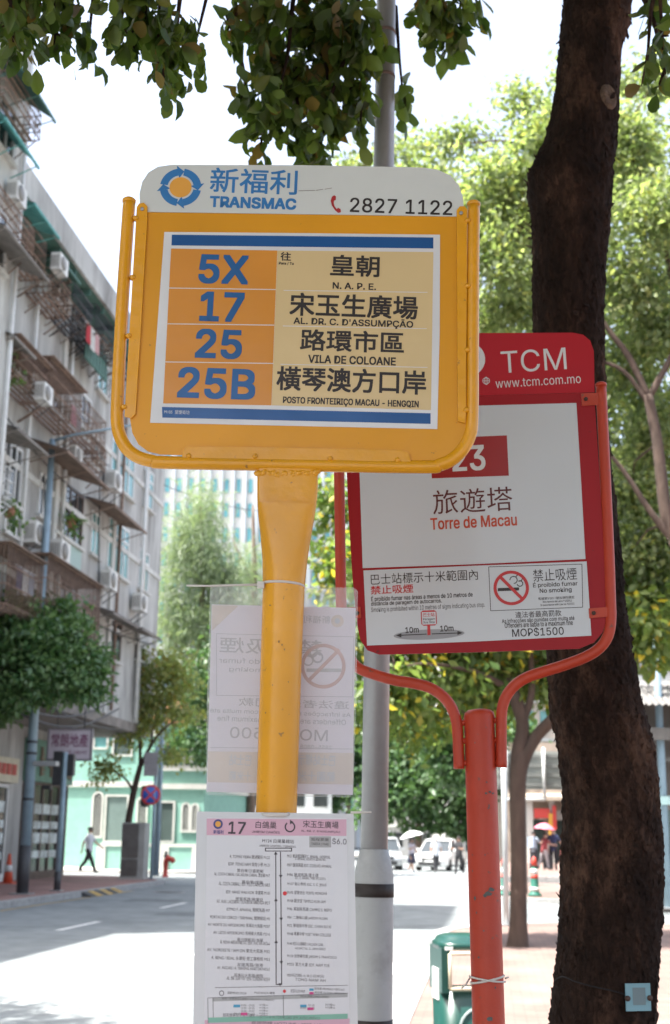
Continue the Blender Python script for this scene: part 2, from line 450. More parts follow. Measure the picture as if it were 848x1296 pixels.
frame_brown = M('window_frame_brown', (.12, .085, .07), .6, .2, 4)
glass_teal = M('teal_glass', (.12, .30, .30), .12, .3, .8, spec=.8)
glass_dark = M('dark_glass', (.035, .04, .042), .12, .4, .8, spec=.8)
ac_white = M('ac_casing', (.66, .66, .63), .55, .08, 5, dirt=(.35, .3, .25), dirt_amt=.4)
ac_grille = M('ac_grille', (.23, .22, .20), .6, .2, 12)
curtain_pale = M('curtain', (.42, .4, .36), .9, .25, 9, stretch=(1, 1, .05))
XF = -12.7
tile0 = M('clay_pot', (.35, .17, .1), .8, .2, 6)
def fr(x0, y0, x1, y1, X=XF):
    ym, xm = (y0+y1)/2, (x0+x1)/2
    a, b = onx(x0, ym, X), onx(x1, ym, X); c, d = onx(xm, y1, X), onx(xm, y0, X)
    return a.y, b.y, c.z, d.z
def window(root, box, X, panes=2, frame=frame_white, glass=glass_teal, transom=False, sill=True, curtain=False):
    y0, y1, z0, z1 = box; t = .07
    f = MB()
    f.span((X-.05, y0, z0), (X+.05, y0+t, z1)); f.span((X-.05, y1-t, z0), (X+.05, y1, z1))
    f.span((X-.05, y0+t, z0), (X+.047, y1-t, z0+t)); f.span((X-.05, y0+t, z1-t), (X+.047, y1-t, z1))
    for i in range(1, panes):
        y = y0 + (y1-y0)*i/panes; f.span((X-.05, y-t/2, z0+t), (X+.044, y+t/2, z1-t))
    if transom: z = z0+(z1-z0)*.72; f.span((X-.05, y0+t, z-t/2), (X+.041, y1-t, z+t/2))
    o = f.build('window', frame, root)
    g = MB()
    for i in range(panes):
        a, b = y0+(y1-y0)*i/panes, y0+(y1-y0)*(i+1)/panes
        tw = random.uniform(-.015, .015)
        g.face([(X+.012+tw, a, z0), (X+.012-tw, b, z0), (X+.012-tw, b, z1), (X+.012+tw, a, z1)])
    if curtain:
        g.mat(1); g.face([(X+.03, y0+t, z0+t), (X+.03, y0+(y1-y0)*.33, z0+t), (X+.03, y0+(y1-y0)*.33, z1-t), (X+.03, y0+t, z1-t)])
    g.build('pane', [glass, curtain_pale], o)
    if sill:
        s = MB(); s.span((X-.02, y0-.1, z0-.1), (X+.14, y1+.1, z0)); s.build('sill', wall_pale, o)
    return o
def awning(root, y0, y1, zt, zb, X, out, mat=brown_tin, name='awning'):
    a = MB(); n = max(4, int((y1-y0)/.12)); up, dn = [], []
    for i in range(n+1):
        y = y0+(y1-y0)*i/n; w_ = .018 if i % 2 else -.018
        up.append((y, w_))
    for (ya, wa), (yb, wb) in zip(up, up[1:]):
        q = [(X, ya, zt+wa), (X, yb, zt+wb), (X+out, yb, zb+wb), (X+out, ya, zb+wa)]
        a.face(q); a.face([(p[0], p[1], p[2]-.03) for p in q][::-1])
    a.span((X+out-.03, y0, zb-.09), (X+out+.02, y1, zb-.025))
    for y in (y0+.1, (y0+y1)/2, y1-.1): a.tube([(X, y, zb-.35), (X+out-.05, y, zb-.06)], .018, 5)
    return a.build(name, mat, root)
def cage(root, y0, y1, z0, z1, X, out, mat=rust, step=.14, roof=None, floor=True, rails=3):
    c = MB()
    for x, a, b in ((X+out, y0, y1),):
        k = max(2, int((b-a)/step))
        for i in range(k+1): c.tube([(x, a+(b-a)*i/k, z0), (x, a+(b-a)*i/k, z1)], .012, 4)
    for y in (y0, y1):
        k = max(2, int(out/step))
        for i in range(k): c.tube([(X+out*i/k, y, z0), (X+out*i/k, y, z1)], .012, 4)
    for j in range(rails+1):
        z = z0+(z1-z0)*j/rails; c.tube([(X, y0, z), (X+out, y0, z), (X+out, y1, z), (X, y1, z)], .02, 5)
    if floor:
        for i in range(int(out/.16)): c.span((X+.04+i*.16, y0+.02, z0-.05), (X+.11+i*.16, y1-.02, z0-.015))
    for y in (y0+.1, y1-.1): c.tube([(X, y, z0-.55), (X+out-.05, y, z0-.06)], .02, 5)
    o = c.build('window_cage', mat, root)
    if roof: 
        r = MB(); r.prism([(X, y0-.1), (X+out+.12, y0-.1), (X+out+.12, y1+.1), (X, y1+.1)], z1+.03, z1+.06); r.build('cage_roof', roof, o)
    return o
b1 = thing('apartment_building', 'weathered grey six storey apartment block with rusty window cages and a long dark green eave', 'building', (-20, 40.5, 0))
SOF, RF, Y0, Y1 = 5.45, 17.85, 29.7, 49.25
EO = .9
m = MB()
m.span((-32, Y0, SOF), (XF, Y1, RF+.5))
m.span((-32, Y0, -.2), (-15.9, Y1, SOF-.003))
m.build('wall', wall_grey, b1)
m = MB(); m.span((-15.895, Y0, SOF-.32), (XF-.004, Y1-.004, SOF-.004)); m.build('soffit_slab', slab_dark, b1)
for y in (30.4,):
    m = MB(); m.span((-13.45, y-.3, -.1), (-12.95, y+.3, SOF-.325)); m.build('pillar', wall_pale, b1, bevel=.02)
# eave: pale fascia over a dark green underside
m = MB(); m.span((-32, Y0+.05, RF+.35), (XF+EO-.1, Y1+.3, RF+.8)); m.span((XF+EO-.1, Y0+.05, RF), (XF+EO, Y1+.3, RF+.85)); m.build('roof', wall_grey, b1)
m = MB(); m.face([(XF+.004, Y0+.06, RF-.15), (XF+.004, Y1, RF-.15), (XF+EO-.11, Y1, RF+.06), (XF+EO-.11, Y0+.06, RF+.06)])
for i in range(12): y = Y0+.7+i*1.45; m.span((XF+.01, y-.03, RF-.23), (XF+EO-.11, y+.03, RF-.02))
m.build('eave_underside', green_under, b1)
# storey bands, pilasters, pipes
m = MB()
for z in (8.35, 11.3, 14.25): m.span((XF-.01, Y0+.01, z-.09), (XF+.055, Y1+.02, z+.09))
m.build('storey_band', wall_pale, b1)
m = MB()
for y in (36.4, 42.6, 46.6): m.span((XF-.02, y-.16, SOF+.01), (XF+.09, y+.16, RF-.2))
m.build('pilaster', wall_pale, b1)
for y, z0, z1 in ((36.9, 6.2, 17.3), (43.1, 5.6, 17.3), (46.2, 5.6, 14.8), (33.6, 5.6, 17.4)):
    m = MB(); m.tube([(XF+.12, y, z0), (XF+.12, y, z1), (XF+.02, y, z1+.12)], .055, 8); m.build('drain_pipe', frame_white if y != 43.1 else rust, b1)
W = lambda a, n, **k: window(b1, fr(*a), XF, n, **k)
W((139, 566, 169, 622), 4); W((182, 594, 193, 645), 2, transom=True); W((114, 648, 125, 704), 2, transom=True)
W((135, 661, 162, 728), 4, transom=True); W((175, 697, 187, 748), 2, transom=True)
W((69, 614, 104, 684), 4, frame=frame_brown, glass=glass_dark, curtain=True); W((48, 600, 60, 656), 2, glass=glass_dark)
W((3, 560, 26, 637), 3, glass=glass_dark); W((135, 786, 152, 836), 2, frame=frame_brown, glass=glass_dark, transom=True)
W((171, 811, 182, 836), 2, frame=frame_brown, glass=glass_dark); W((28, 284, 46, 332), 3, glass=glass_dark, curtain=True)
W((66, 348, 82, 384), 2, glass=glass_dark); W((92, 372, 106, 410), 2, frame=frame_brown, glass=glass_dark, curtain=True); W((116, 400, 130, 432), 2, frame=frame_brown, glass=glass_dark)
W((16, 450, 40, 480), 3, glass=glass_dark); W((60, 478, 80, 522), 3, glass=glass_dark, curtain=True); W((100, 500, 114, 545), 2, glass=glass_dark)
W((118, 552, 130, 585), 2); W((122, 458, 136, 500), 2); W((4, 640, 20, 676), 2, glass=glass_dark, curtain=True)
W((8, 712, 36, 764), 3, frame=frame_brown, glass=glass_dark); W((64, 735, 96, 790), 4, frame=frame_brown, glass=glass_dark, curtain=True)
a = fr(86, 686, 101, 728); m = MB(); m.span((XF, a[0], a[2]), (XF+.05, a[1], a[3])); m.build('tiled_panel', M('green_tiles', (.3, .42, .38), .5, .12, 30), b1)
a = fr(87, 419, 116, 470); m = MB()
for i in range(14): y = a[0]+(a[1]-a[0])*i/14; m.span((XF+.5, y, a[2]), (XF+.54+.02*(i % 2), y+(a[1]-a[0])/14, a[3]-i*.03))
m.build('green_sheeting', green_under, b1)
def aw(px, out=.9, drop=.35, **k):
    y0, y1, z0, z1 = fr(*px, X=XF+out*.7); awning(b1, y0, y1, z1+.1, z1+.1-drop, XF, out, **k)
aw((66, 578, 124, 640), 1.25, .42); aw((133, 648, 176, 660), 1.0, .3); aw((131, 775, 165, 790), 1.0, .3, mat=slab_dark); aw((170, 796, 196, 808), .9, .25, mat=slab_dark)
aw((4, 545, 46, 560), 1.2, .35, mat=slab_dark); aw((0, 418, 30, 440), 1.2, .5, mat=slab_dark); 
aw((24, 262, 60, 280), 1.3, .45, mat=teal_sheet); aw((60, 328, 90, 350), 1.0, .35, mat=green_under)
def cg(px, out=.75, **k): y0, y1, z0, z1 = fr(*px, X=XF+out*.8); cage(b1, y0, y1, z0, z1, XF, out, **k)
cg((12, 446, 56, 492), .8, roof=brown_tin); cg((54, 474, 98, 530), .85, roof=brown_tin); cg((100, 520, 128, 562), .75)
cg((24, 290, 52, 340), .7); cg((56, 338, 84, 388), .7); cg((86, 372, 112, 418), .7, mat=dark_metal); cg((114, 398, 138, 446), .7, mat=dark_metal)
cg((0, 700, 46, 775), .8, roof=brown_tin, step=.11); cg((50, 722, 120, 806), .8, roof=brown_tin, step=.11); cg((0, 592, 10, 640), .6, mat=frame_white); cg((110, 560, 130, 590), .6)
# rows of iron brackets carrying drying racks
for (pa, pb, n) in (((26, 350), (138, 455), 13), ((96, 425), (136, 470), 5)):
    A, B = onx(*pa, XF), onx(*pb, XF)
    m = MB()
    for i in range(n):
        p = A.lerp(B, i/(n-1)); p.z = A.z
        m.tube([p, p+Vector((.9, 0, 0)), p+Vector((0, 0, -.6)), p], .018, 4)
    for x in (.3, .6, .88): m.tube([Vector((XF+x, A.y, A.z+.02)), Vector((XF+x, B.y, A.z+.02))], .016, 4)
    m.build('drying_rack', rust, b1)
# ground floor shops under the overhang
m = MB(); m.span((-15.9, 44.2, 3.3), (-15.65, 49.0, 4.75)); sb = m.build('shop_signboard', M('shop_sign_green', (.12, .25, .19), .5, .15, 3), b1)
m = MB(MB().X)
for i in range(4):
    y = 44.9+i*1.1
    for k in range(7):
        m.span((-15.65, y+random.uniform(0, .5), 3.55+k*.13), (-15.6, y+random.uniform(.5, .75), 3.62+k*.13))
    m.span((-15.649, y+.3, 3.5), (-15.59, y+.42, 4.5))
m.build('raised_characters', M('bronze_letters', (.2, .13, .09), .5), sb)
def shopfront(y0, y1, z1, n, frame, glass):
    f = MB()
    for i in range(n+1): y = y0+(y1-y0)*i/n; f.span((-15.9, y-.05, 0), (-15.78, y+.05, z1))
    f.span((-15.9, y0, z1), (-15.77, y1, z1+.1)); f.span((-15.9, y0, .0), (-15.775, y1, .25))
    o = f.build('shopfront', frame, b1)
    g = MB(); g.face([(-15.83, y0, .25), (-15.83, y1, .25), (-15.83, y1, z1), (-15.83, y0, z1)]); g.build('pane', glass, o)
    s = MB()
    for j in range(4): s.span((-15.81, y0+.2, .7+j*.5), (-15.79, y1-.2, .95+j*.5+.1*(j % 2)))
    s.build('window_poster', M('shop_posters', (.5, .56, .56), .5, .5, 2.2), o)
shopfront(44.3, 48.9, 3.2, 5, frame_brown, glass_dark); shopfront(38.3, 42.6, 3.0, 4, frame_white, glass_dark); shopfront(33.0, 37.2, 3.0, 4, frame_white, glass_dark)
m = MB(); m.span((-15.9, 38.0, 3.15), (-15.6, 43.0, 3.95)); sb = m.build('shop_signboard', M('cream_signboard', (.55, .5, .38), .5, .1, 3), b1)
m = MB()
for i in range(4): m.span((-15.6, 40.9+i*.48, 3.4), (-15.57, 41.25+i*.48, 3.75))
m.build('raised_characters', M('red_letters', (.45, .06, .05), .5), sb)
# tall neighbour and the lower block nearer the stop
b2 = thing('apartment_building', 'taller pale apartment block at the edge of the view with teal awnings and protruding balconies', 'building', (-20, 26, 0))
XN = -11.75
m = MB(); m.span((-32, 20.8, -.2), (XN, 29.69, 24.2)); m.build('wall', wall_pale, b2)
m = MB(); m.span((-32, 20.7, 24.205), (XN+.4, 29.68, 24.8)); m.build('roof', wall_grey, b2)
for z in (5, 8, 11, 14, 17, 20):
    window(b2, (27.2, 28.8, z+1, z+2.5), XN, 3, glass=glass_dark); window(b2, (22.5, 25.5, z+1, z+2.5), XN, 4, glass=glass_dark)
def aw2(px, out, drop, mat): y0, y1, z0, z1 = fr(*px, XN); awning(b2, min(y0, 26.5), y1, z1+.1, z1+.1-drop, XN, out, mat=mat)
aw2((0, 110, 26, 120), 1.0, .7, green_under); aw2((0, 172, 18, 200), .7, .7, teal_sheet); aw2((0, 330, 20, 350), .9, .4, slab_dark)
for a in ((0, 130, 24, 165), (0, 285, 14, 318)):
    y0, y1, z0, z1 = fr(*a, XN); cage(b2, min(y0, 26.6), y1, z0, z1, XN, .6, mat=rust)
m = MB(); m.tube([(XN+.1, 29.4, 3), (XN+.1, 29.4, 23)], .06, 8); m.build('drain_pipe', frame_white, b2)
m = MB(); m.span((-32, -12, -.2), (-12.5, 20.785, 13.9)); m.build('unseen_lower_block', wall_grey, b2)  # separate unseen block, sized for the straight shadow edge along the road
# air conditioners: one built, the others copied
def aircon(label):
    t = thing('air_conditioner', label, 'air conditioner', (0, 0, 0), 'air conditioners on the weathered block')
    c = MB(); c.span((.1, -.42, .0), (.46, .42, .62)); c.build('casing', ac_white, t, bevel=.02)
    g = MB(); g.lathe([(.0, 0), (.25, 0), (.25, .02), (.0, .025)], 18, Matrix.Translation((.462, -.1, .31)) @ Matrix.Rotation(R(90), 4, 'Y'))
    for z in range(5): g.span((.12+.06*z, -.428, .1), (.15+.06*z, -.421, .52))
    g.build('fan_grille', ac_grille, t)
    b = MB()
    for y in (-.3, .3): b.tube([(0, y, -.4), (.5, y, -.03), (0, y, -.03)], .02, 4)
    b.build('bracket', dark_metal, t)
    return t
acs = [((44, 690), 'white air conditioner beside the lamp post, just above the cage roof'), ((76, 712), 'large white air conditioner under the dark open window beside the green tiled panel'),
       ((138, 747), 'white air conditioner under the four pane window below the slatted awning'), ((177, 774), 'air conditioner under the lowest teal window at the far corner'),
       ((144, 621), 'small air conditioner under the wide teal window near the yellow sign'), ((97, 586), 'white air conditioner beside the lamp arm above the sloping brown awning'),
       ((24, 258), 'boxy air conditioner high up beside the teal awning'), ((58, 510), 'air conditioner mounted on the side of the upper rusty cage'), ((78, 346), 'air conditioner just under the dark green eave')]
ac0 = None
for (px, py), lb in acs:
    off = XN - XF if py == 258 else .75 if py in (510, 346) else 0.0
    p = onx(px, py, XF + off + .3); p.x = XF + off
    if ac0 is None: ac0 = aircon(lb); ac0.matrix_world = Matrix.Translation(p)
    else: c = copy_thing(ac0, p); c['label'] = lb
    if ac0 is not None and py in (258, 510, 346, 586): bpy.data.objects[c.name if (px, py) != (44, 690) else ac0.name].scale = (.8, .8, .8)

# laundry and plants in the cages
def laundry(label, px, py, cols):
    p = onx(px, py, XF+.75); t = thing('laundry', label, 'laundry', p)
    m = MB(); m.tube([p+Vector((0, -.8, 0)), p+Vector((0, .8, .02))], .015, 5); m.build('rail', frame_white, t)
    for i, c in enumerate(cols):
        y = -.65+i*.45; m = MB(); n = 5
        for k in range(n):
            a, b_ = y+.34*k/n, y+.34*(k+1)/n; m.face([p+Vector((.02*(k % 2), a, 0)), p+Vector((.02*((k+1) % 2), b_, 0)), p+Vector((.05*((k+1) % 2), b_, -.6-.08*(i % 2))), p+Vector((.05*(k % 2), a, -.62-.05*(i % 2)))])
        m.build('garment', M('garment_%d%d%d' % tuple(int(q*100) for q in c), c, .9, .1), t)
laundry('navy and pale laundry hanging in the wide rusty cage', 33, 722, [(.03, .05, .12), (.5, .5, .48), (.25, .3, .36)])
laundry('red and white laundry under the dark green eave', 118, 418, [(.45, .05, .06), (.55, .55, .52), (.5, .3, .3)])
laundry('pink and grey laundry beside the upper rusty cages', 100, 520, [(.5, .25, .3), (.3, .3, .32)])
lf_pot = leaf_mat('pot_plant_leaf', (.05, .12, .03), (.16, .25, .07))
for px, py, lb in ((12, 655, 'trailing green plant in a pot high on the old block'), (8, 478, 'small potted plant in the upper left cage'), (90, 668, 'potted plant on the sill of the dark open window')):
    p = onx(px, py, XF+.4); t = thing('potted_plant', lb, 'plant', p)
    MB().lathe([(0, 0), (.12, 0), (.17, .26), (.15, .26), (0, .22)], 12, Matrix.Translation(p)).build('pot', tile0, t, smooth=True)
    C_, D_ = clumpy([((p.x, p.y, p.z+.4), (.25, .4, .3)), ((p.x+.15, p.y, p.z), (.15, .35, .35))], 14, 14, .12, .6, .1); leaf_obj('foliage', C_, D_, .15*rng.uniform(.7, 1.3, len(C_)), lf_pot, t)
for i, (a, b, s_) in enumerate((((30, 470), (140, 560), .4), ((0, 690), (196, 770), .5), ((56, 600), (60, 880), .0), ((126, 600), (124, 880), .0), ((2, 520), (130, 600), .3))):
    A, B = onx(*a, XF+.16), onx(*b, XF+.16)
    if i in (0, 1, 4): B.z = A.z - .3
    m = MB(); m.tube([A.lerp(B, k/8) - Vector((0, 0, s_*math.sin(math.pi*k/8))) for k in range(9)], .022, 5)
    tag(m.build('cable', dark_metal), ('sagging cable across the upper cages of the old block', 'long cable crossing the old block above the pavement tree', 'vertical cable beside the blue lamp post on the old block', 'vertical cable left of the lower awnings on the old block', 'short cable near the middle cages of the old block')[i], 'cable', 'cables along the left building')
# hanging estate-agent sign under the overhang
sg = Board(88, 942, 39.2, R(0), 0)
t = thing('hanging_sign', 'pale shop sign with dark purple characters hanging under the overhang', 'sign', sg.p(88, 962, 0) and (sg.M @ sg.p(88, 962, 0)))
m = MB(sg.M); c = sg.p(88, 942)
m.box((c.x, c.y, -.1), (1.27, .88, .16)); m.build('sign_box', M('sign_pale', (.56, .5, .56), .4, .05, 3), t, bevel=.01)
m = MB(sg.M)
for a in ((-.64, .0), (.64, .0)): m.box((c.x+a[0], c.y, -.09), (.05, .95, .2))
for a in (-.45, .45): m.box((c.x, c.y+a, -.09), (1.33, .05, .2))
m.build('frame', M('sign_frame', (.22, .2, .22), .5), t)
m = MB(sg.M); sg.ink(m, '常朗地產', 65, 928.5, 111.5, 945.5, -.016, .012); sg.ink(m, 'TEL. 6288 1967', 86, 950, 110, 954, -.016, .01); m.build('lettering', M('ink_purple', (.16, .02, .09), .5), t)
m = MB(sg.M)
for a in (-.4, .4): m.tube([(c.x+a, c.y+.45, -.09), (c.x+a, c.y+1.35, -.09)], .02, 5)
m.build('hanger', dark_metal, t)
# cables under the overhang
for i, (a, b, lb) in enumerate((((8, 888), (148, 884), 'black cable strung along the edge of the overhang, upper one'), ((20, 901), (150, 897), 'thicker black cable sagging below the overhang edge'), ((60, 893), (200, 912), 'thin black cable running from the overhang towards the mint house'))):
    A, B = onx(*a, -12.3), onx(*b, -12.3 if i < 2 else -13)
    m = MB(); m.tube([A.lerp(B, k/8) - Vector((0, 0, .5*math.sin(math.pi*k/8))) for k in range(9)], .03, 5); tag(m.build('cable', dark_metal), lb, 'cable', 'cables along the left building')
# ------------------------------------------------------------------ mint house
mint = M('mint_paint', (.21, .40, .335), .8, .07, 2, .1, dirt=(.16, .27, .23), dirt_amt=.5)
mint_dark = M('mint_shade_paint', (.2, .46, .38), .8, .1, 2)
trim = M('white_trim', (.48, .48, .45), .7, .08, 3)
tile = M('clay_tiles', (.45, .24, .14), .8, .25, 6)
mh = thing('mint_house', 'mint green two storey house with white trim, arched openings and a tiled roof', 'house', (-16, 66, 0))
YM, YW = 62.0, 60.2
def mx(x, y=1000, Y=None): return ony(x, y, Y if Y is not None else YM).x
def mz(y, Y=None): return ony(180, y, Y if Y is not None else YM).z
m = MB()
m.span((-27, YM, -.1), (mx(198), YM+9, mz(900))); m.build('wall', mint, mh)
wx0, wx1 = mx(197, 1000, YW), mx(259, 1000, YW)
m = MB(); m.span((wx0, YW, -.1), (wx1, YM+9.2, mz(921, YW))); m.build('wing_wall', mint, mh)
m = MB()
for z in (mz(993), mz(928)): m.span((-27.02, YM-.12, z-.13), (mx(197), YM+.02, z+.13))
for z in (mz(995, YW), mz(972, YW)): m.span((wx0-.1, YW-.14, z-.12), (wx1+.14, YM+9, z+.12))
m.span((wx0-.3, YW-.4, mz(921, YW)), (wx1+.4, YM+9.4, mz(917, YW)))
m.span((-27.1, YM-.3, mz(900)), (mx(197), YM+9, mz(896)))
m.build('cornice', trim, mh)
m = MB(); zt = mz(917, YW)
nn = 26
for i in range(nn):
    x0 = wx0-.5 + (wx1-wx0+1)*i/nn; x1 = wx0-.5 + (wx1-wx0+1)*(i+1)/nn; xm = (x0+x1)/2
    m.face([(x0, YW-.6, zt), (xm, YW-.6, zt+.1), (xm, YW+4, zt+1.5), (x0, YW+4, zt+1.4)]); m.face([(xm, YW-.6, zt+.1), (x1, YW-.6, zt), (x1, YW+4, zt+1.4), (xm, YW+4, zt+1.5)])
m.face([(wx1+.5, YW-.6, zt), (wx1+.5, YW+9, zt), (wx1-.5, YW+9, zt+1.4), (wx1-.5, YW+4, zt+1.4)])
m.build('roof', tile, mh)
def archwin(px0, py0, px1, py1, Y, name='window', mat=glass_dark, arch=True, bars=False):
    x0, x1, z0, z1 = ony(px0, py1, Y).x, ony(px1, py1, Y).x, ony(px0, py1, Y).z, ony(px0, py0, Y).z
    r = (x1-x0)/2
    def outline(e):
        return ([(x0-e, z0-e), (x1+e, z0-e)] + [((x0+x1)/2+(r+e)*math.cos(R(a)), z1-r+(r+e)*math.sin(R(a))) for a in range(0, 181, 15)]) if arch else [(x0-e, z0-e), (x1+e, z0-e), (x1+e, z1+e), (x0-e, z1+e)]
    T = Matrix(((1, 0, 0, 0), (0, 0, 1, 0), (0, 1, 0, 0), (0, 0, 0, 1)))
    o_, i_ = outline(.09), outline(0)
    f = MB()
    n = len(o_)
    for a in range(n):
        b = (a+1) % n
        for q in ([(o_[a], Y-.08), (o_[b], Y-.08), (i_[b], Y-.08), (i_[a], Y-.08)], [(o_[a], Y-.08), (o_[b], Y-.08), (o_[b], Y+.02), (o_[a], Y+.02)], [(i_[a], Y-.08), (i_[b], Y-.08), (i_[b], Y+.02), (i_[a], Y+.02)]):
            f.face([(p[0], yy, p[1]) for p, yy in q])
    o = f.build(name, trim, mh)
    g = MB(); g.face([(p[0], Y-.01, p[1]) for p in i_]); 
    if bars:
        g.mat(1)
        for k in range(1, 5): x = x0+(x1-x0)*k/5; g.span((x-.009, Y-.05, z0), (x+.009, Y-.03, z1-r*.3))
    g.build('opening' if not bars else 'barred_pane', [mat, trim], o)
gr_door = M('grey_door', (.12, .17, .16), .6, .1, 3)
dark_open = M('painted_room_shade', (.05, .075, .07), .9, .2, 1)  # dark colour paints the room's shade onto flat faces in the openings
archwin(117, 1004, 127, 1058, YM, bars=True); archwin(133, 1008, 159, 1064, YM, 'door', gr_door, False); archwin(174, 1010, 184, 1050, YM, bars=True)
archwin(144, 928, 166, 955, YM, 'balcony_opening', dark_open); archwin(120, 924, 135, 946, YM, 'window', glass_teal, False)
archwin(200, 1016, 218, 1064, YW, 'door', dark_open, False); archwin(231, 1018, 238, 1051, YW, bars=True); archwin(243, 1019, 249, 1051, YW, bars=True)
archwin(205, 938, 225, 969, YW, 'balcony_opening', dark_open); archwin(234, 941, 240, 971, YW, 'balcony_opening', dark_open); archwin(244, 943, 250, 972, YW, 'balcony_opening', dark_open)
gw = MB(); yg = 58.9
x0, x1 = ony(128, 1080, yg).x, ony(330, 1080, yg).x
gw.span((x0, yg, -.1), (x1, yg+.3, 1.0)); t = gw.build('garden_wall', mint); tag(t, 'low mint wall with a white coping in front of the mint house', 'wall')
m = MB(); m.span((x0-.05, yg-.05, 1.0), (x1+.05, yg+.35, 1.14))
for k in range(6): x = x0+(x1-x0)*k/5; m.span((x-.2, yg-.06, -.1), (x+.2, yg+.36, .998))
WM[t.name] = Matrix.Translation(t.location); m.build('coping', trim, t)
# ------------------------------------------------------------------ far towers and street ends
tower_w = M('tower_wall', (.52, .52, .50), .8, .06, .3)
tower_p = M('tower_panel', (.42, .46, .5), .8, .06, .3)
tower_g = M('tower_glass', (.10, .33, .37), .15, .35, .15, spec=.7)
def tower(label, px0, px1, ytop, d, cols, rows, fh=3.0, vis=590):
    A, B = at(px0, 800, d), at(px1, 800, d); top = at(px0, ytop, d).z
    c = (A+B)/2; t = thing('residential_tower', label, 'tower', (c.x, c.y, 0), 'far residential towers')
    X = Matrix.Translation((A.x, A.y, 0)) @ Matrix.Rotation(YAW, 4, 'Z'); wd = (B-A).length
    m = MB(X); m.span((0, .01, 0), (wd, 20, top)); m.build('wall', tower_w, t)
    m = MB(X)
    for i in range(cols): x = wd*(i+.5)/cols; m.span((x-wd/cols*.5, -.5, 0), (x-wd/cols*.34, .005, top-1))
    m.build('rib_panel', tower_p, t)
    m = MB(X); m.span((wd*.2, 4, top), (wd*.5, 12, top+5)); m.span((-.3, -.6, top-.001), (wd+.3, .4, top+1)); m.build('roof_parapet', tower_w, t)
    n = 0; rest = MB(X)
    for j in range(int(top/fh)-1):
        for i in range(cols):
            z = 2+j*fh; x = wd*(i+.5)/cols; hw = wd/cols*.17
            pr = proj(X @ Vector((x, 0, z+1)))
            seen = pr and vis < pr[1] < 850 and n < 96
            g = MB(X) if seen else rest
            g.span((x-hw, -.12, z), (x+hw, .0, z+fh*.55))
            if seen: g.build('window', tower_g, t); n += 1
    r = rest.build('window', tower_g, t); r['kind'] = 'stuff'
tower('pale far tower with teal windows beyond the feathery trees', 196, 335, 430, 150, 9, 20)
tower('pale far tower with teal windows between the yellow post and the red frame', 372, 470, 400, 175, 6, 18)
def block(label, px0, px1, ytop, d, mat, rows, cols, glass=glass_dark):
    A, B = at(px0, 1000, d), at(px1, 1000, d); top = at((px0+px1)/2, ytop, d).z; c = (A+B)/2
    t = thing('far_building', label, 'building', (c.x, c.y, 0))
    X = Matrix.Translation((A.x, A.y, 0)) @ Matrix.Rotation(YAW, 4, 'Z'); wd = (B-A).length
    m = MB(X); m.span((0, .01, -.2), (wd, 14, top)); m.build('wall', mat, t)
    m = MB(X)
    for j in range(1, rows): m.span((-.1, -.5, top*j/rows-.12), (wd+.1, .0, top*j/rows+.1))
    m.span((-.2, -.3, top), (wd+.2, 14, top+.5)); m.build('ledge', wall_pale, t)
    for j in range(rows):
        for i in range(cols):
            g = MB(X); x = wd*(i+.5)/cols; z = top*(j+.25)/rows
            g.span((x-wd/cols*.3, -.08, z), (x+wd/cols*.3, .0, z+top/rows*.5)); g.build('window', glass, t)
    return t
block('grey apartment block with pale ledges far down the street', 478, 566, 800, 120, M('far_wall', (.5, .5, .49), .9, .15, .4, dirt=(.3, .28, .26), dirt_amt=.5), 8, 5)
block('white apartment block behind the trees on the far side of the crossing', 566, 660, 820, 100, M('far_wall_white', (.6, .59, .56), .9, .12, .4), 7, 5)
block('brown apartment block rising behind the shops', 660, 790, 700, 105, M('far_wall_tan', (.5, .44, .37), .9, .12, .4), 8, 6, glass_teal)
block('dim grey building behind the right hand trees', 786, 905, 640, 60, M('far_wall_dim', (.34, .35, .35), .9, .12, .4), 6, 4)
block('low pale building behind the mint house', 190, 420, 880, 95, M('far_wall_low', (.52, .54, .54), .9, .12, .4), 4, 8)
# ------------------------------------------------------------------ trees
bark_brown = M('bark_brown', (.15, .105, .08), .95, .3, 9, .7, stretch=(1, 1, .3), dirt=(.24, .19, .15), dirt_amt=.5)
bark_mid = M('bark_mid', (.075, .05, .038), .95, .25, 9, .7, stretch=(1, 1, .3), dirt=(.05, .035, .028), dirt_amt=.5)
lf_sun = leaf_mat('leaf_sunny', (.11, .155, .07), (.29, .335, .18), .58, (.32, .33, .12))
lf_yel = leaf_mat('leaf_yellowing', (.08, .14, .045), (.21, .27, .09), .56, (.50, .38, .05))
lf_dark = leaf_mat('leaf_glossy_dark', (.045, .115, .04), (.17, .27, .11), .25, rough=.22)
lf_far = leaf_mat('leaf_far', (.045, .10, .045), (.09, .16, .06), .35)
lf_cas = leaf_mat('needle_grey_green', (.15, .20, .14), (.24, .30, .19), .45)
lf_brown = leaf_mat('leaf_olive_brown', (.19, .25, .09), (.33, .33, .13), .5, (.3, .2, .05))
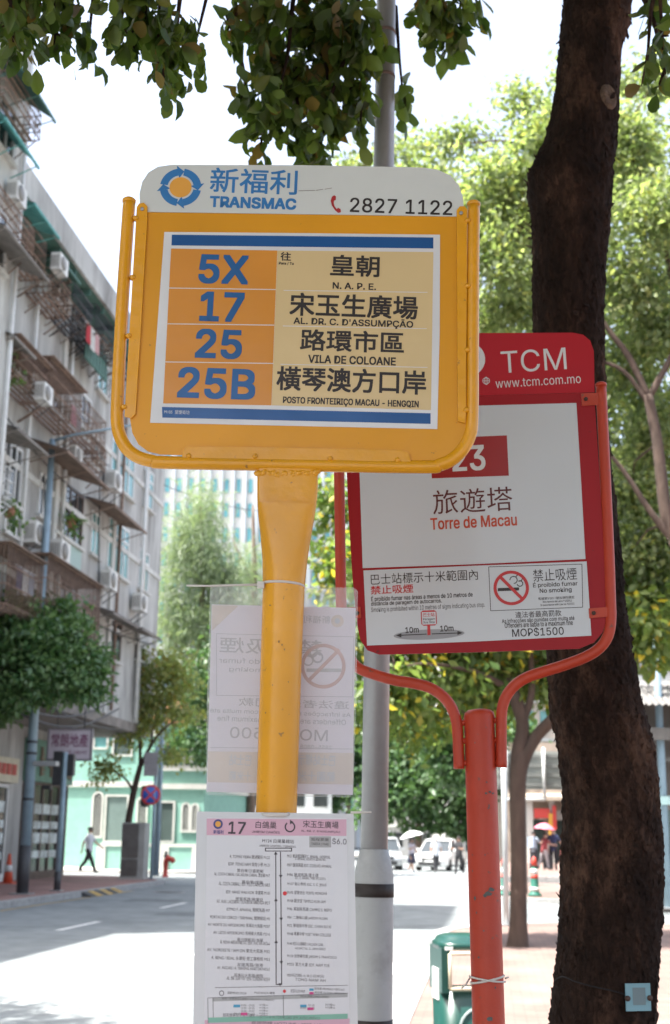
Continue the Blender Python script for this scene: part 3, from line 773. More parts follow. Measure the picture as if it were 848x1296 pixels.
def tree(name, label, base, trunk, limbs, blobs, lmat, bmat, n, per, spread, size, tpl=LEAF_FAR, droop=.35, group=None, hollow=.5, keep=None, twigs=True):
    """trunk: [(point, radius)...]; limbs: list of the same; blobs: [(centre, radii)...] in world metres."""
    t = thing(name, label, 'tree', base, group)
    m = MB(); m.tube(smoothpath([p for p, r in trunk], 4), list(np.interp(np.linspace(0, len(trunk)-1, (len(trunk)-1)*4+1), range(len(trunk)), [r for p, r in trunk])), 10)
    m.build('trunk', bmat, t, smooth=True)
    if limbs or twigs:
        m = MB(); ends = []
        for L in limbs:
            m.tube(smoothpath([p for p, r in L], 4), list(np.interp(np.linspace(0, len(L)-1, (len(L)-1)*4+1), range(len(L)), [r for p, r in L])), 7); ends += [Vector(p) for p, r in L[1:]]
        ends = ends or [Vector(trunk[-1][0])]
        if twigs:
            for c, r in blobs:
                c = Vector(c); e = min(ends, key=lambda q: (q-c).length); rr = min(.022, .008*(e-c).length+.006)
                mid = e.lerp(c, .5) + Vector((random.uniform(-.2, .2), random.uniform(-.2, .2), .15))
                m.tube([e, mid, c], [rr, rr*.7, rr*.3], 5)
                for k in range(5):
                    q = c + Vector((random.uniform(-.8, .8)*r[0], random.uniform(-.8, .8)*r[1], random.uniform(-.7, .7)*r[2])); m.tube([c, c.lerp(q, .5)+Vector((0, 0, .06)), q], [rr*.4, rr*.3, .006], 4)
        m.build('limbs', bmat, t, smooth=True)
    C, D = clumpy(blobs, n, per, spread, droop, hollow, keep)
    leaf_obj('crown', C, D, size*rng.uniform(.65, 1.3, len(C)), lmat, t, tpl)
    return t
def blob(px, py, d, rx, ry, rd=None):
    """A leaf mass by where it stands: centre at distance d, radii given in photo pixels at that distance."""
    c = at(px, py, d); k = d/FPX
    return (c, (rx*k, (rd if rd else max(rx, ry)*.8)*k, ry*k))
# dark glossy tree on the left pavement, trunk out of frame
base = gnd(-75, 1130)
d0 = (base-EYE).dot(FWD)
tree('pavement_tree', 'dense dark glossy leaved tree hanging over the left pavement in front of the old block', base,
     [(base, .2), (base+Vector((.1, 0, 2)), .17), (base+Vector((.3, .1, 4)), .15)],
     [[(base+Vector((.3, .1, 3.9)), .12), (at(40, 870, d0-.5), .07), (at(90, 872, d0-1), .03)], [(base+Vector((.3, .1, 3.9)), .12), (at(20, 820, d0), .06), (at(60, 790, d0+.5), .03)], [(base+Vector((.3, .1, 3.6)), .1), (at(-50, 800, d0), .06)]],
     [blob(30, 800, d0, 50, 45), blob(75, 812, d0-.8, 42, 42), blob(15, 850, d0+.5, 50, 40), blob(60, 865, d0-.5, 48, 28), blob(105, 838, d0-1, 32, 34), blob(112, 868, d0-1, 22, 22), blob(30, 770, d0, 38, 22), blob(-60, 820, d0, 70, 80), blob(-20, 890, d0, 40, 30), blob(10, 800, d0-1.5, 50, 50), blob(30, 845, d0-1.5, 60, 50), blob(90, 850, d0-1.5, 40, 40), blob(0, 880, d0-1, 40, 26), blob(75, 775, d0, 22, 18)],
     lf_dark, bark_mid, 1000, 30, .17, .2, hollow=.25)
b = Vector((-12.2, 11.2, 0))
tree('pavement_tree', 'leafy pavement tree whose shade falls on the road at the lower left', b, [(b, .2), (b+Vector((.4, .1, 3)), .17), (b+Vector((1.2, .2, 5)), .12)], [[(b+Vector((1, .2, 4.6)), .1), (b+Vector((3.2, .6, 6.2)), .06)]],
     [((-7.7, 11.2, 7), (1.3, 1.0, .8)), ((-9.5, 11.2, 7), (1.8, 1.8, 1.2)), ((-11.5, 10.6, 6.8), (2, 2, 1.3)), ((-8.6, 12.3, 6.6), (1.1, .8, .5))], lf_dark, bark_mid, 260, 24, .2, .18, hollow=.2)
# slender young tree with a thin olive crown
b = gnd(158, 1112); d0 = (b-EYE).dot(FWD)
tree('young_tree', 'slender leaning young tree with a thin olive brown crown beside the grey cabinet', b,
     [(b, .17), (at(160, 1060, d0), .14), (at(168, 1008, d0), .12), (at(178, 968, d0), .1)],
     [[(at(178, 970, d0), .08), (at(190, 945, d0-.3), .06), (at(205, 925, d0-.5), .04), (at(222, 912, d0-.6), .02)], [(at(178, 970, d0), .08), (at(176, 930, d0), .05), (at(170, 895, d0+.2), .03), (at(178, 862, d0), .015)],
      [(at(169, 1002, d0), .06), (at(158, 985, d0), .04), (at(140, 974, d0), .02)], [(at(190, 946, d0), .04), (at(200, 890, d0), .02), (at(206, 850, d0), .01)]],
     [blob(178, 855, d0, 24, 20), blob(205, 838, d0, 28, 22), blob(228, 862, d0, 24, 22), blob(205, 880, d0, 30, 22), blob(178, 895, d0, 24, 22), blob(165, 930, d0, 20, 18), blob(140, 972, d0, 20, 14), blob(228, 905, d0, 24, 14), blob(215, 955, d0, 22, 12), blob(190, 915, d0, 26, 18), blob(150, 895, d0, 14, 12), blob(124, 985, d0, 10, 8)],
     lf_brown, bark_mid, 300, 16, .24, .2, hollow=.1)
# feathery trees behind the old block
def casuarina(label, px, py, d, masses, n, trunkpx):
    b = gnd(px, 1080); b = Vector((at(px, 1090, d).x, at(px, 1090, d).y, 0))
    tree('casuarina_tree', label, b, [(b, .28), (at(trunkpx, 900, d), .22), (at(trunkpx+4, 740, d), .15), (at(trunkpx+2, 640, d), .06)],
         [[(at(trunkpx, 860, d), .1), (at(trunkpx-40, 800, d), .05)], [(at(trunkpx+2, 780, d), .1), (at(trunkpx+40, 720, d), .04)], [(at(trunkpx+2, 740, d), .08), (at(trunkpx-25, 680, d), .03)]],
         [blob(*q) for q in masses], lf_cas, bark_brown, int(n*1.7), 40, .5, .6, NEEDLE, .5, 'feathery trees behind the old block', .1)
casuarina('tall feathery grey green tree next to the corner of the old block', 246, 600, 62, [(232, 690, 62, 14, 46), (256, 668, 62, 16, 60), (220, 745, 62, 18, 36), (268, 720, 62, 26, 36), (240, 790, 62, 36, 40), (285, 780, 62, 28, 36), (225, 850, 62, 28, 34), (268, 850, 62, 34, 40), (292, 740, 62, 14, 30), (250, 900, 62, 34, 20)], 330, 252)
casuarina('feathery grey green tree half hidden by the yellow post', 318, 620, 72, [(316, 720, 72, 16, 40), (312, 780, 72, 26, 36), (345, 830, 72, 28, 46), (310, 850, 72, 34, 45), (340, 890, 72, 40, 40)], 170, 318)
b = gnd(285, 1092)
tree('street_tree', 'leafy green tree behind the plastic sleeve beyond the mint house', b, [(b, .22), (b+Vector((0, 0, 3)), .18), (b+Vector((.2, 0, 5)), .12)], [[(b+Vector((.2, 0, 4.8)), .1), (at(300, 900, 58), .05)]],
     [blob(290, 860, 58, 55, 40), blob(340, 900, 58, 60, 40), blob(260, 930, 58, 40, 30), blob(310, 820, 58, 40, 30), blob(385, 860, 60, 40, 50)], lf_far, bark_brown, 420, 26, .3, .3)
# tree on the right pavement, with its forked trunk
b = gnd(655, 1198); d0 = (b-EYE).dot(FWD)
A = lambda x, y, dd=0: at(x, y, d0+dd)
tree('street_tree', 'pavement tree with a forked brown trunk and a small blue tag beyond the red post', b,
     [(b+Vector((0, 0, -.05)), .19), (A(656, 1170), .135), (A(656, 1080), .115), (A(655, 1000), .13), (A(657, 965), .14), (A(660, 935), .06)],
     [[(A(655, 990), .11), (A(655, 955), .12), (A(661, 915), .11), (A(645, 870), .11), (A(622, 832, .3), .09), (A(598, 780, .5), .06)], [(A(656, 990), .11), (A(662, 960), .12), (A(680, 930), .1), (A(705, 905, -.2), .1), (A(740, 870, -.4), .07), (A(770, 820, -.6), .05)],
      [(A(661, 915), .07), (A(672, 880), .06), (A(672, 840), .05), (A(668, 760), .03)], [(A(640, 950), .05), (A(610, 925), .035), (A(575, 890, .5), .025), (A(540, 880, .8), .015)], [(A(646, 872), .06), (A(600, 850, -.5), .04), (A(540, 840, -.8), .02), (A(500, 846, -1), .012)]],
     [blob(560, 850, d0, 65, 38), blob(500, 870, d0-.5, 45, 40), blob(600, 880, d0+1, 50, 40), blob(640, 850, d0+.5, 55, 40), blob(520, 920, d0+1, 35, 26), blob(470, 900, d0, 30, 32), blob(430, 720, d0+.5, 30, 40), blob(420, 640, d0+1, 26, 40), blob(465, 800, d0, 40, 50), blob(690, 850, d0+1, 40, 40),
      blob(560, 780, d0, 80, 60), blob(640, 760, d0, 80, 70), blob(500, 720, d0, 70, 60), blob(720, 780, d0+1, 60, 60), blob(600, 680, d0+1, 90, 70), blob(800, 800, d0, 55, 60), blob(835, 760, d0+.5, 45, 60), blob(575, 925, d0+2, 30, 24)],
     lf_yel, bark_mid, 900, 22, .2, .19, hollow=.25)
# big sunlit tree on the right, trunk beyond the frame
b = gnd(905, 1190); d0 = (b-EYE).dot(FWD) - 3.5; b = Vector((at(905, 900, d0).x, at(905, 900, d0).y, 0)); A = lambda x, y, dd=0: at(x, y, d0+dd)
tree('street_tree', 'tall sunlit yellow green tree spreading behind the dark trunk', b,
     [(b, .3), (A(900, 900), .26), (A(885, 740), .2), (A(858, 680), .17)],
     [[(A(870, 705), .12), (A(845, 660), .10), (A(832, 560), .085), (A(820, 500), .08)], [(A(822, 506), .06), (A(795, 450), .05), (A(765, 410), .04), (A(720, 330), .03)], [(A(822, 502), .06), (A(848, 455), .05), (A(880, 390), .03)], [(A(820, 510), .04), (A(790, 470), .035), (A(755, 455), .02)],
      [(A(858, 690), .08), (A(825, 650), .05), (A(785, 590), .035), (A(755, 560), .02)], [(A(880, 700), .1), (A(870, 500), .08), (A(840, 300), .05), (A(800, 200), .03)]],
     [blob(640, 230, d0, 50, 50), blob(700, 180, d0, 50, 50), blob(660, 130, d0+.5, 30, 26), blob(600, 260, d0+.5, 36, 34), blob(570, 230, d0+1, 26, 16), blob(630, 330, d0, 50, 50), blob(640, 400, d0+1, 50, 40), blob(720, 280, d0+1, 60, 60), blob(800, 180, d0, 50, 60), blob(830, 270, d0-.5, 50, 60),
      blob(800, 350, d0, 50, 50), blob(835, 420, d0+.5, 45, 50), blob(790, 470, d0+1.5, 40, 50), blob(840, 540, d0+1.5, 45, 60), blob(800, 620, d0+2, 50, 60), blob(845, 690, d0+2, 40, 60), blob(790, 710, d0+2, 40, 50), blob(500, 190, d0+2, 30, 14), blob(450, 205, d0+2, 28, 12), blob(830, 100, d0+1, 40, 22), blob(740, 110, d0+1, 60, 30), blob(560, 185, d0+1.5, 30, 20), blob(600, 170, d0+1.5, 26, 16), blob(660, 280, d0+1.5, 60, 40), blob(520, 240, d0+3, 50, 40), blob(450, 260, d0+3, 60, 40)],
     lf_sun, bark_mid, 1400, 28, .2, .128, hollow=.12)
# more greenery behind them
b = Vector((at(760, 1060, 34).x, at(760, 1060, 34).y, 0)); d0 = 33
tree('street_tree', 'second sunlit tree filling the gaps behind the tall yellow green one', b, [(b, .3), (b+Vector((0, 0, 4)), .25), (b+Vector((.3, 0, 8)), .15)], [[(b+Vector((.3, 0, 7)), .12), (at(700, 500, 34), .05)]],
     [blob(700, 480, 34, 90, 80), blob(800, 560, 34, 70, 90), blob(760, 720, 34, 90, 80), blob(820, 380, 34, 60, 80), blob(660, 620, 34, 80, 80), blob(840, 800, 34, 40, 50), blob(690, 330, 34, 80, 70), blob(790, 230, 34, 70, 60), blob(610, 420, 34, 60, 60)],
     lf_sun, bark_brown, 700, 24, .36, .3, hollow=.3)
for px, d, lb, bl in ((530, 90, 'round dark green tree beyond the waiting cars', [(520, 1000, 90, 40, 45), (565, 1010, 90, 40, 42), (545, 960, 90, 34, 26), (500, 970, 90, 30, 30), (590, 1030, 90, 30, 24), (480, 1020, 90, 30, 28)]),
                      (598, 80, 'pale green tree behind the red post at the far corner', [(590, 960, 80, 40, 40), (620, 930, 80, 40, 34), (560, 930, 80, 30, 24), (630, 980, 80, 24, 24)]),
                      (440, 100, 'dark green tree far down the road behind the sleeve', [(440, 960, 100, 46, 50), (400, 990, 100, 40, 40), (470, 930, 100, 34, 40)])):
    b = gnd(px, 1094); b = Vector((at(px, 1000, d).x, at(px, 1000, d).y, 0))
    tree('street_tree', lb, b, [(b, .25), (b+Vector((0, 0, 3)), .2), (b+Vector((.2, 0, 5)), .1)], [], [blob(*q) for q in bl], lf_far, bark_brown, 300, 26, .5, .5, hollow=.4)

# ------------------------------------------------------------------ street furniture on the left
def pole(name, label, cat, base, top, r0, r1, mat, band=None, extra=None, group=None):
    t = thing(name, label, cat, base, group)
    m = MB(); m.tube([base, base.lerp(top, .5), top], [r0, (r0+r1)/2, r1], 12); m.build('pole', mat, t)
    if band: m = MB(); m.tube([base, base.lerp(top, band)], [r0*1.06, r0*1.05], 12); m.build('painted_foot', dark_metal, t)
    m = MB(); m.box(base+Vector((0, 0, .02)), (r0*3.4, r0*3.4, .03)); m.build('base_plate', steel_grey, t)
    return t
b = gnd(28, 1132); d0 = (b-EYE).dot(FWD); top = Vector((b.x, b.y, at(66, 556, d0).z))
t = pole('street_lamp', 'tall blue grey lamp post with a side arm and black foot on the left kerb', 'street lamp', b, top, .15, .085, steel_blue, .1)
m = MB(); m.tube([top-Vector((0, 0, .05)), top+Vector((.6, -.05, .1)), top+Vector((2.6, -.3, .3))], [.045, .04, .035], 8); m.build('arm', steel_blue, t)
m = MB(); m.lathe([(0, -.07), (.12, -.06), (.16, 0), (.1, .06), (0, .08)], 14, Matrix.Translation(top+Vector((2.85, -.33, .3))) @ Matrix.Diagonal((2.2, 1, 1, 1))); m.build('lamp_head', steel_grey, t)
m = MB()
for z in (2.4, 3.6, 3.9): m.lathe([(.148, z), (.155, z), (.155, z+.06), (.148, z+.06)], 12, Matrix.Translation(b))
m.build('clamp', dark_metal, t)
m = MB(); m.span((b.x+.12, b.y-.2, 3.3), (b.x+.75, b.y+.1, 3.42)); m.build('junction_box', steel_grey, t)
b = gnd(72, 1128); d0 = (b-EYE).dot(FWD); top = Vector((b.x, b.y, at(80, 952, d0).z))
t = pole('traffic_light', 'blue grey pole carrying the dark back of a traffic light on the left pavement', 'traffic light', b, top, .09, .075, steel_blue, .14)
z = top.z
m = MB(); m.box((b.x-.2, b.y+.05, z-.45), (.24, .22, .95)); m.build('signal_head', dark_metal, t, bevel=.03)
m = MB(); m.box((b.x+.1, b.y+.12, z-.35), (.3, .2, .6)); m.build('signal_head', dark_metal, t, bevel=.03)
m = MB()
for k in range(3): m.lathe([(.10, 0), (.115, .0), (.115, .2), (.10, .2)], 12, Matrix.Translation((b.x-.2, b.y+.16, z-.75+k*.3)) @ Matrix.Rotation(R(-90), 4, 'X'))
m.box((b.x-.45, b.y, z-.98), (.22, .2, .12)); m.build('visor', dark_metal, t)
# kerb ramps
m = MB()
for i in range(6):
    m.mat(i % 2); a = 36.3 + i*.55
    m.prism([(LK, -.13), (LK+.32, -.13), (LK, -.0)], 0, .5, Matrix(((1, 0, 0, 0), (0, 0, 1, a), (0, 1, 0, 0), (0, 0, 0, 1))))
tag(m.build('kerb_ramp', [dark_metal, paint_yellow]), 'black and yellow rubber kerb ramp lying in the left gutter', 'kerb ramp')
# cabinet
b = gnd(167, 1113)
t = thing('utility_cabinet', 'grey metal utility cabinet with a dark door beside the slender young tree', 'cabinet', b)
m = MB(); m.span((b.x-.42, b.y-.1, .06), (b.x+.42, b.y+.6, 1.95)); m.build('casing', M('cabinet_grey', (.36, .36, .34), .6, .12, 4), t, bevel=.02)
m = MB(); m.span((b.x-.38, b.y-.14, .75), (b.x+.2, b.y-.104, 1.9)); m.span((b.x-.38, b.y-.14, .12), (b.x+.2, b.y-.104, .68)); m.build('door', M('cabinet_door', (.13, .12, .11), .6, .2, 4), t)
m = MB(); m.span((b.x-.46, b.y-.16, -.02), (b.x+.46, b.y+.64, .06)); m.build('plinth', concrete_light, t)
# no-stopping sign and its pole
b = gnd(191, 1113); d0 = (b-EYE).dot(FWD); top = Vector((b.x, b.y, at(191, 944, d0).z))
t = pole('road_sign', 'round red and blue no stopping sign on a blue grey pole near the mint house', 'road sign', b, top, .06, .055, steel_blue)
c = at(190.5, 1006, d0-.1); k = d0/FPX; T = Matrix.Translation(c) @ Matrix.Rotation(R(90), 4, 'X') @ Matrix.Rotation(R(25), 4, 'Y')
m = MB(); m.lathe([(0, -.02), (.36, -.02), (.36, .0), (0, .0)], 28, T); m.build('disc', M('sign_blue', (.03, .10, .42), .4, .05), t)
m = MB(); m.lathe([(.29, .003), (.362, .003), (.362, .006), (.29, .006)], 28, T, False)
for a in (45, -45): m.box((0, 0, .0045), (.58, .06, .004 if a > 0 else .006), T @ Matrix.Rotation(R(a), 4, 'Z'))
m.build('symbol', M('sign_red', (.50, .03, .03), .4, .05), t)
q = at(191, 967, d0-.08); m = MB(); m.box(q, (.5, .04, .85)); m.build('plate_back', M('plate_grey', (.3, .29, .3), .5, .1), t)
b = gnd(197, 1109); d0 = (b-EYE).dot(FWD); top = Vector((b.x, b.y, at(198, 862, d0).z))
t = pole('signal_pole', 'taller blue grey signal pole behind the no stopping sign', 'pole', b, top, .12, .1, steel_blue)
q = at(184, 1008, d0); m = MB(); m.box(q, (.26, .26, .8)); m.build('signal_head', dark_metal, t, bevel=.03)
m = MB(); m.tube([q, Vector((b.x, b.y, q.z))], .03, 6); m.build('bracket', dark_metal, t)
# bollard, hydrant, cone
b = gnd(196, 1109)
tag(MB().lathe([(.10, 0), (.11, .05), (.075, .1), (.065, .7), (.09, .73), (.09, .78), (.05, .82), (.07, .88), (.0, .95)], 14, Matrix.Translation(b+Vector((.35, .2, 0)))).build('bollard', dark_metal, smooth=True), 'slim black bollard between the sign pole and the red hydrant', 'bollard')
b = gnd(209, 1110)
t = thing('fire_hydrant', 'red fire hydrant with a bent outlet near the mint house', 'hydrant', b)
hr = M('hydrant_red', (.55, .06, .04), .45, .1)
m = MB(); m.lathe([(.17, 0), (.17, .05), (.12, .08), (.115, .55), (.14, .58), (.14, .62)], 14, Matrix.Translation(b)); m.build('barrel', hr, t)
m = MB(); m.tube([b+Vector((0, 0, .6)), b+Vector((.01, 0, .78)), b+Vector((.14, -.02, .88)), b+Vector((.32, -.04, .84)), b+Vector((.42, -.06, .72))], [.13, .14, .145, .14, .12], 12); m.build('outlet', hr, t, smooth=True)
m = MB(); m.lathe([(.05, 0), (.05, .06), (0, .06)], 8, Matrix.Translation(b+Vector((.1, 0, 1.0)))); m.build('cap', hr, t); t.scale = (.76, .76, .76)
b = onx(11, 1100, -15.1); b.z = 0
t = thing('traffic_cone', 'orange and white traffic cone in front of the far left shop', 'traffic cone', b)
cone = M('cone_orange', (.62, .09, .04), .5, .08)
m = MB(); m.box(b+Vector((0, 0, .02)), (.42, .42, .04)); m.build('base', cone, t)
m = MB(); m.lathe([(.16, .04), (.12, .35), (.105, .45), (.07, .72), (.045, .9), (.0, .91)], 16, Matrix.Translation(b)); m.build('cone_body', cone, t, smooth=True)
m = MB(); m.lathe([(.128, .36), (.099, .56)], 16, Matrix.Translation(b)); m.build('reflective_band', frame_white, t, smooth=True)
# overhead wire
A_, B_ = at(150, 590, 60), at(420, 640, 90)
m = MB(); m.tube([A_.lerp(B_, k/10) - Vector((0, 0, 1.2*math.sin(math.pi*k/10))) for k in range(11)], .025, 5); tag(m.build('overhead_wire', dark_metal), 'thin overhead wire slanting in front of the teal windowed tower', 'wire')

# ------------------------------------------------------------------ right hand side
# back of a big direction sign on two posts
d0 = 40
t = thing('direction_sign', 'ribbed grey back of a large direction sign with a pale metal frame', 'road sign', Vector((at(665, 1120, d0).x, at(665, 1120, d0).y, 0)))
A_, B_ = at(628, 950, d0), at(742, 1000, d0); wd = (at(742, 975, d0)-at(628, 975, d0)).length; X = Matrix.Translation((A_.x, A_.y, B_.z)) @ Matrix.Rotation(YAW, 4, 'Z'); h = A_.z - B_.z
m = MB(X); m.span((0, 0, 0), (wd, .04, h)); m.build('panel', M('sign_back', (.34, .36, .34), .5, .1, 3, metal=.3), t)
m = MB(X)
for k in range(4): m.span((.02, -.06, h*(k+.5)/4-.05), (wd-.02, -.002, h*(k+.5)/4+.05))
m.build('rib', M('sign_rib', (.24, .25, .24), .5, .1, 3, metal=.3), t)
m = MB(X); wx = wd*.52
for x in (wd*.1, wx): m.tube([(x, -.12, -.3), (x, -.12, h+.1)], .05, 8)
m.tube([(wd*.1, -.12, -.3), (wx, -.12, -.3)], .05, 8); m.build('frame', frame_white, t)
for x in (wd*.3, wd*.9): m = MB(X); m.tube([(x, .12, -B_.z), (x, .12, h)], .07, 8); m.build('post', steel_grey, t)
b = gnd(641, 1172); d0 = (b-EYE).dot(FWD)
pole('sign_pole', 'thin pale grey pole between the red post and the forked tree', 'pole', b, Vector((b.x, b.y, at(641, 955, d0).z)), .055, .05, M('galvanised', (.5, .53, .54), .35, .08, 5, metal=.4))
# shops
d0 = 78
cream = M('shop_cream', (.36, .30, .25), .8, .12, 1); sred = M('shop_red', (.5, .05, .04), .5, .1)
A_, B_ = at(640, 1000, d0), at(800, 1000, d0); X = Matrix.Translation((A_.x, A_.y, .2)) @ Matrix.Rotation(YAW, 4, 'Z'); wd = (B_-A_).length
t = thing('shop_building', 'cream shop building with awnings, pillars and red signs behind the group of people', 'building', ((A_+B_)/2).xy.to_3d())
zz = lambda y: at(690, y, d0).z - .2
m = MB(X); m.span((0, .01, 0), (wd, 10, zz(940))); m.build('wall', cream, t)
for x in (.16, .33, .48, .64, .82): m = MB(X); m.span((wd*x-.16, -1.4, 0), (wd*x+.16, -1.1, zz(1010))); m.build('pillar', wall_pale, t)
m = MB(X); m.prism([(-1.8, zz(1014)), (0, zz(1008)), (0, zz(1004)), (-1.8, zz(1009))], 0, wd*.62, Matrix(((0, 0, 1, 0), (1, 0, 0, 0), (0, 1, 0, 0), (0, 0, 0, 1)))); m.build('canopy', M('canopy_cream', (.42, .35, .28), .7, .1), t)
for a, bb in ((.03, .2), (.24, .45)): m = MB(X); m.span((wd*a, -1.0, zz(1038)), (wd*bb, -.8, zz(1026))); m.build('awning', wall_pale, t)
for a, y0, y1, w_ in ((.19, 1024, 1036, .9), (.33, 1020, 1050, .22), (.30, 1030, 1062, .22)): m = MB(X); m.span((wd*a, -1.55, zz(y1)), (wd*a+w_, -1.45, zz(y0))); m.build('signboard', sred if w_ > .5 or a == .33 else M('shop_amber', (.6, .33, .05), .5), t)
for a in (.05, .2, .36, .52, .68, .85): m = MB(X); m.span((wd*a, -.08, .1), (wd*a+wd*.1, -.0, 2.4)); m.build('shop_opening', dark_open, t)
for a in range(6):
    m = MB(X); m.span((wd*(a+.2)/6, -.06, zz(985)), (wd*(a+.7)/6, .0, zz(958))); m.build('window', glass_dark, t)
# old tiled house and post at the right edge
d0 = 33
A_ = at(795, 1000, d0); X = Matrix.Translation((A_.x, A_.y, 0)) @ Matrix.Rotation(YAW, 4, 'Z'); zz = lambda y: at(830, y, d0).z
t = thing('tiled_house', 'old dim house with a ribbed grey canopy at the right edge', 'house', A_.xy.to_3d()+Vector((1, 0, 0)))
m = MB(X); m.span((0, .01, -.1), (7, 8, zz(890))); m.build('wall', M('dim_wall', (.11, .095, .085), .9, .25, 1.5), t)
m = MB(X)
for i in range(30):
    x = i*.16-.2; m.face([(x, -1.4, zz(900)), (x+.08, -1.4, zz(900)+.05), (x+.08, .2, zz(868)+.05), (x, .2, zz(868))]); m.face([(x+.08, -1.4, zz(900)+.05), (x+.16, -1.4, zz(900)), (x+.16, .2, zz(868)), (x+.08, .2, zz(868)+.05)])
m.build('canopy', M('grey_tiles', (.15, .145, .14), .8, .2, 4), t)
m = MB(X); m.span((-.2, -1.0, zz(940)), (4.5, -.9, zz(925))); m.span((-.1, -.6, zz(965)), (4.5, -.4, zz(960))); m.build('signboard', M('house_board', (.15, .14, .125), .7, .2, 3), t)
for a in (.3, 1.7, 3.2): m = MB(X); m.span((a, -.05, .2), (a+.9, .0, 2.3)); m.build('window', dark_open, t)
b = gnd(852, 1140); d1 = (b-EYE).dot(FWD); b = gnd(846, 1150); d1 = (b-EYE).dot(FWD)
t = pole('sign_pole', 'pale blue pole with a small rounded plate at the right edge', 'pole', b, Vector((b.x, b.y, at(843, 735, d1).z)), .1, .08, M('pale_blue_paint', (.22, .31, .37), .45, .08, 5))
q = at(842, 1013, d1-.15); m = MB(); m.box(q, (.55, .05, .2)); m.build('plate', M('plate_mint', (.26, .38, .38), .5), t, bevel=.02)
b = gnd(842, 1148); tg = M('railing_teal', (.12, .33, .28), .45, .1)
t = thing('railing', 'low teal tube railing at the right edge beside the dark trunk', 'railing', b)
d1 = (b-EYE).dot(FWD); q = [at(837, 1150, d1), at(837, 1098, d1), at(840, 1091, d1), at(900, 1091, d1), at(900, 1150, d1)]; q[0].z = 0; q[4].z = 0
m = MB(); m.tube(q, .028, 8); m.build('frame', tg, t)
m = MB(); a_, b_ = at(837, 1120, d1), at(900, 1120, d1); m.tube([a_, b_], .02, 8); m.build('rail', tg, t)
# flexible bollards
bol0 = None
for (x, y), lb in (((677, 1134), 'green delineator post with red and white bands on the corner pavement'), ((639, 1133), 'green delineator post with a red top partly behind the red post')):
    b = gnd(x, y)
    if bol0 is None:
        t = thing('delineator_post', lb, 'bollard', b, 'delineator posts at the crossing'); bol0 = t
        m = MB(); m.lathe([(.2, 0), (.2, .04), (.13, .1), (.1, .5), (.08, .82), (.06, .9)], 14, Matrix.Translation(b)); m.build('post', M('delineator_green', (.03, .16, .12), .5), t, smooth=True)
        m = MB(); m.lathe([(.10, .6), (.095, .74)], 14, Matrix.Translation(b)); m.lathe([(.135, .14), (.13, .24)], 14, Matrix.Translation(b)); m.build('white_band', frame_white, t, smooth=True)
        m = MB(); m.lathe([(.105, .48), (.10, .58)], 14, Matrix.Translation(b)); m.lathe([(.09, .82), (.08, .95), (.05, 1.05), (0, 1.08)], 14, Matrix.Translation(b)); m.build('red_band', hr, t, smooth=True)
    else: c = copy_thing(bol0, b); c['label'] = lb
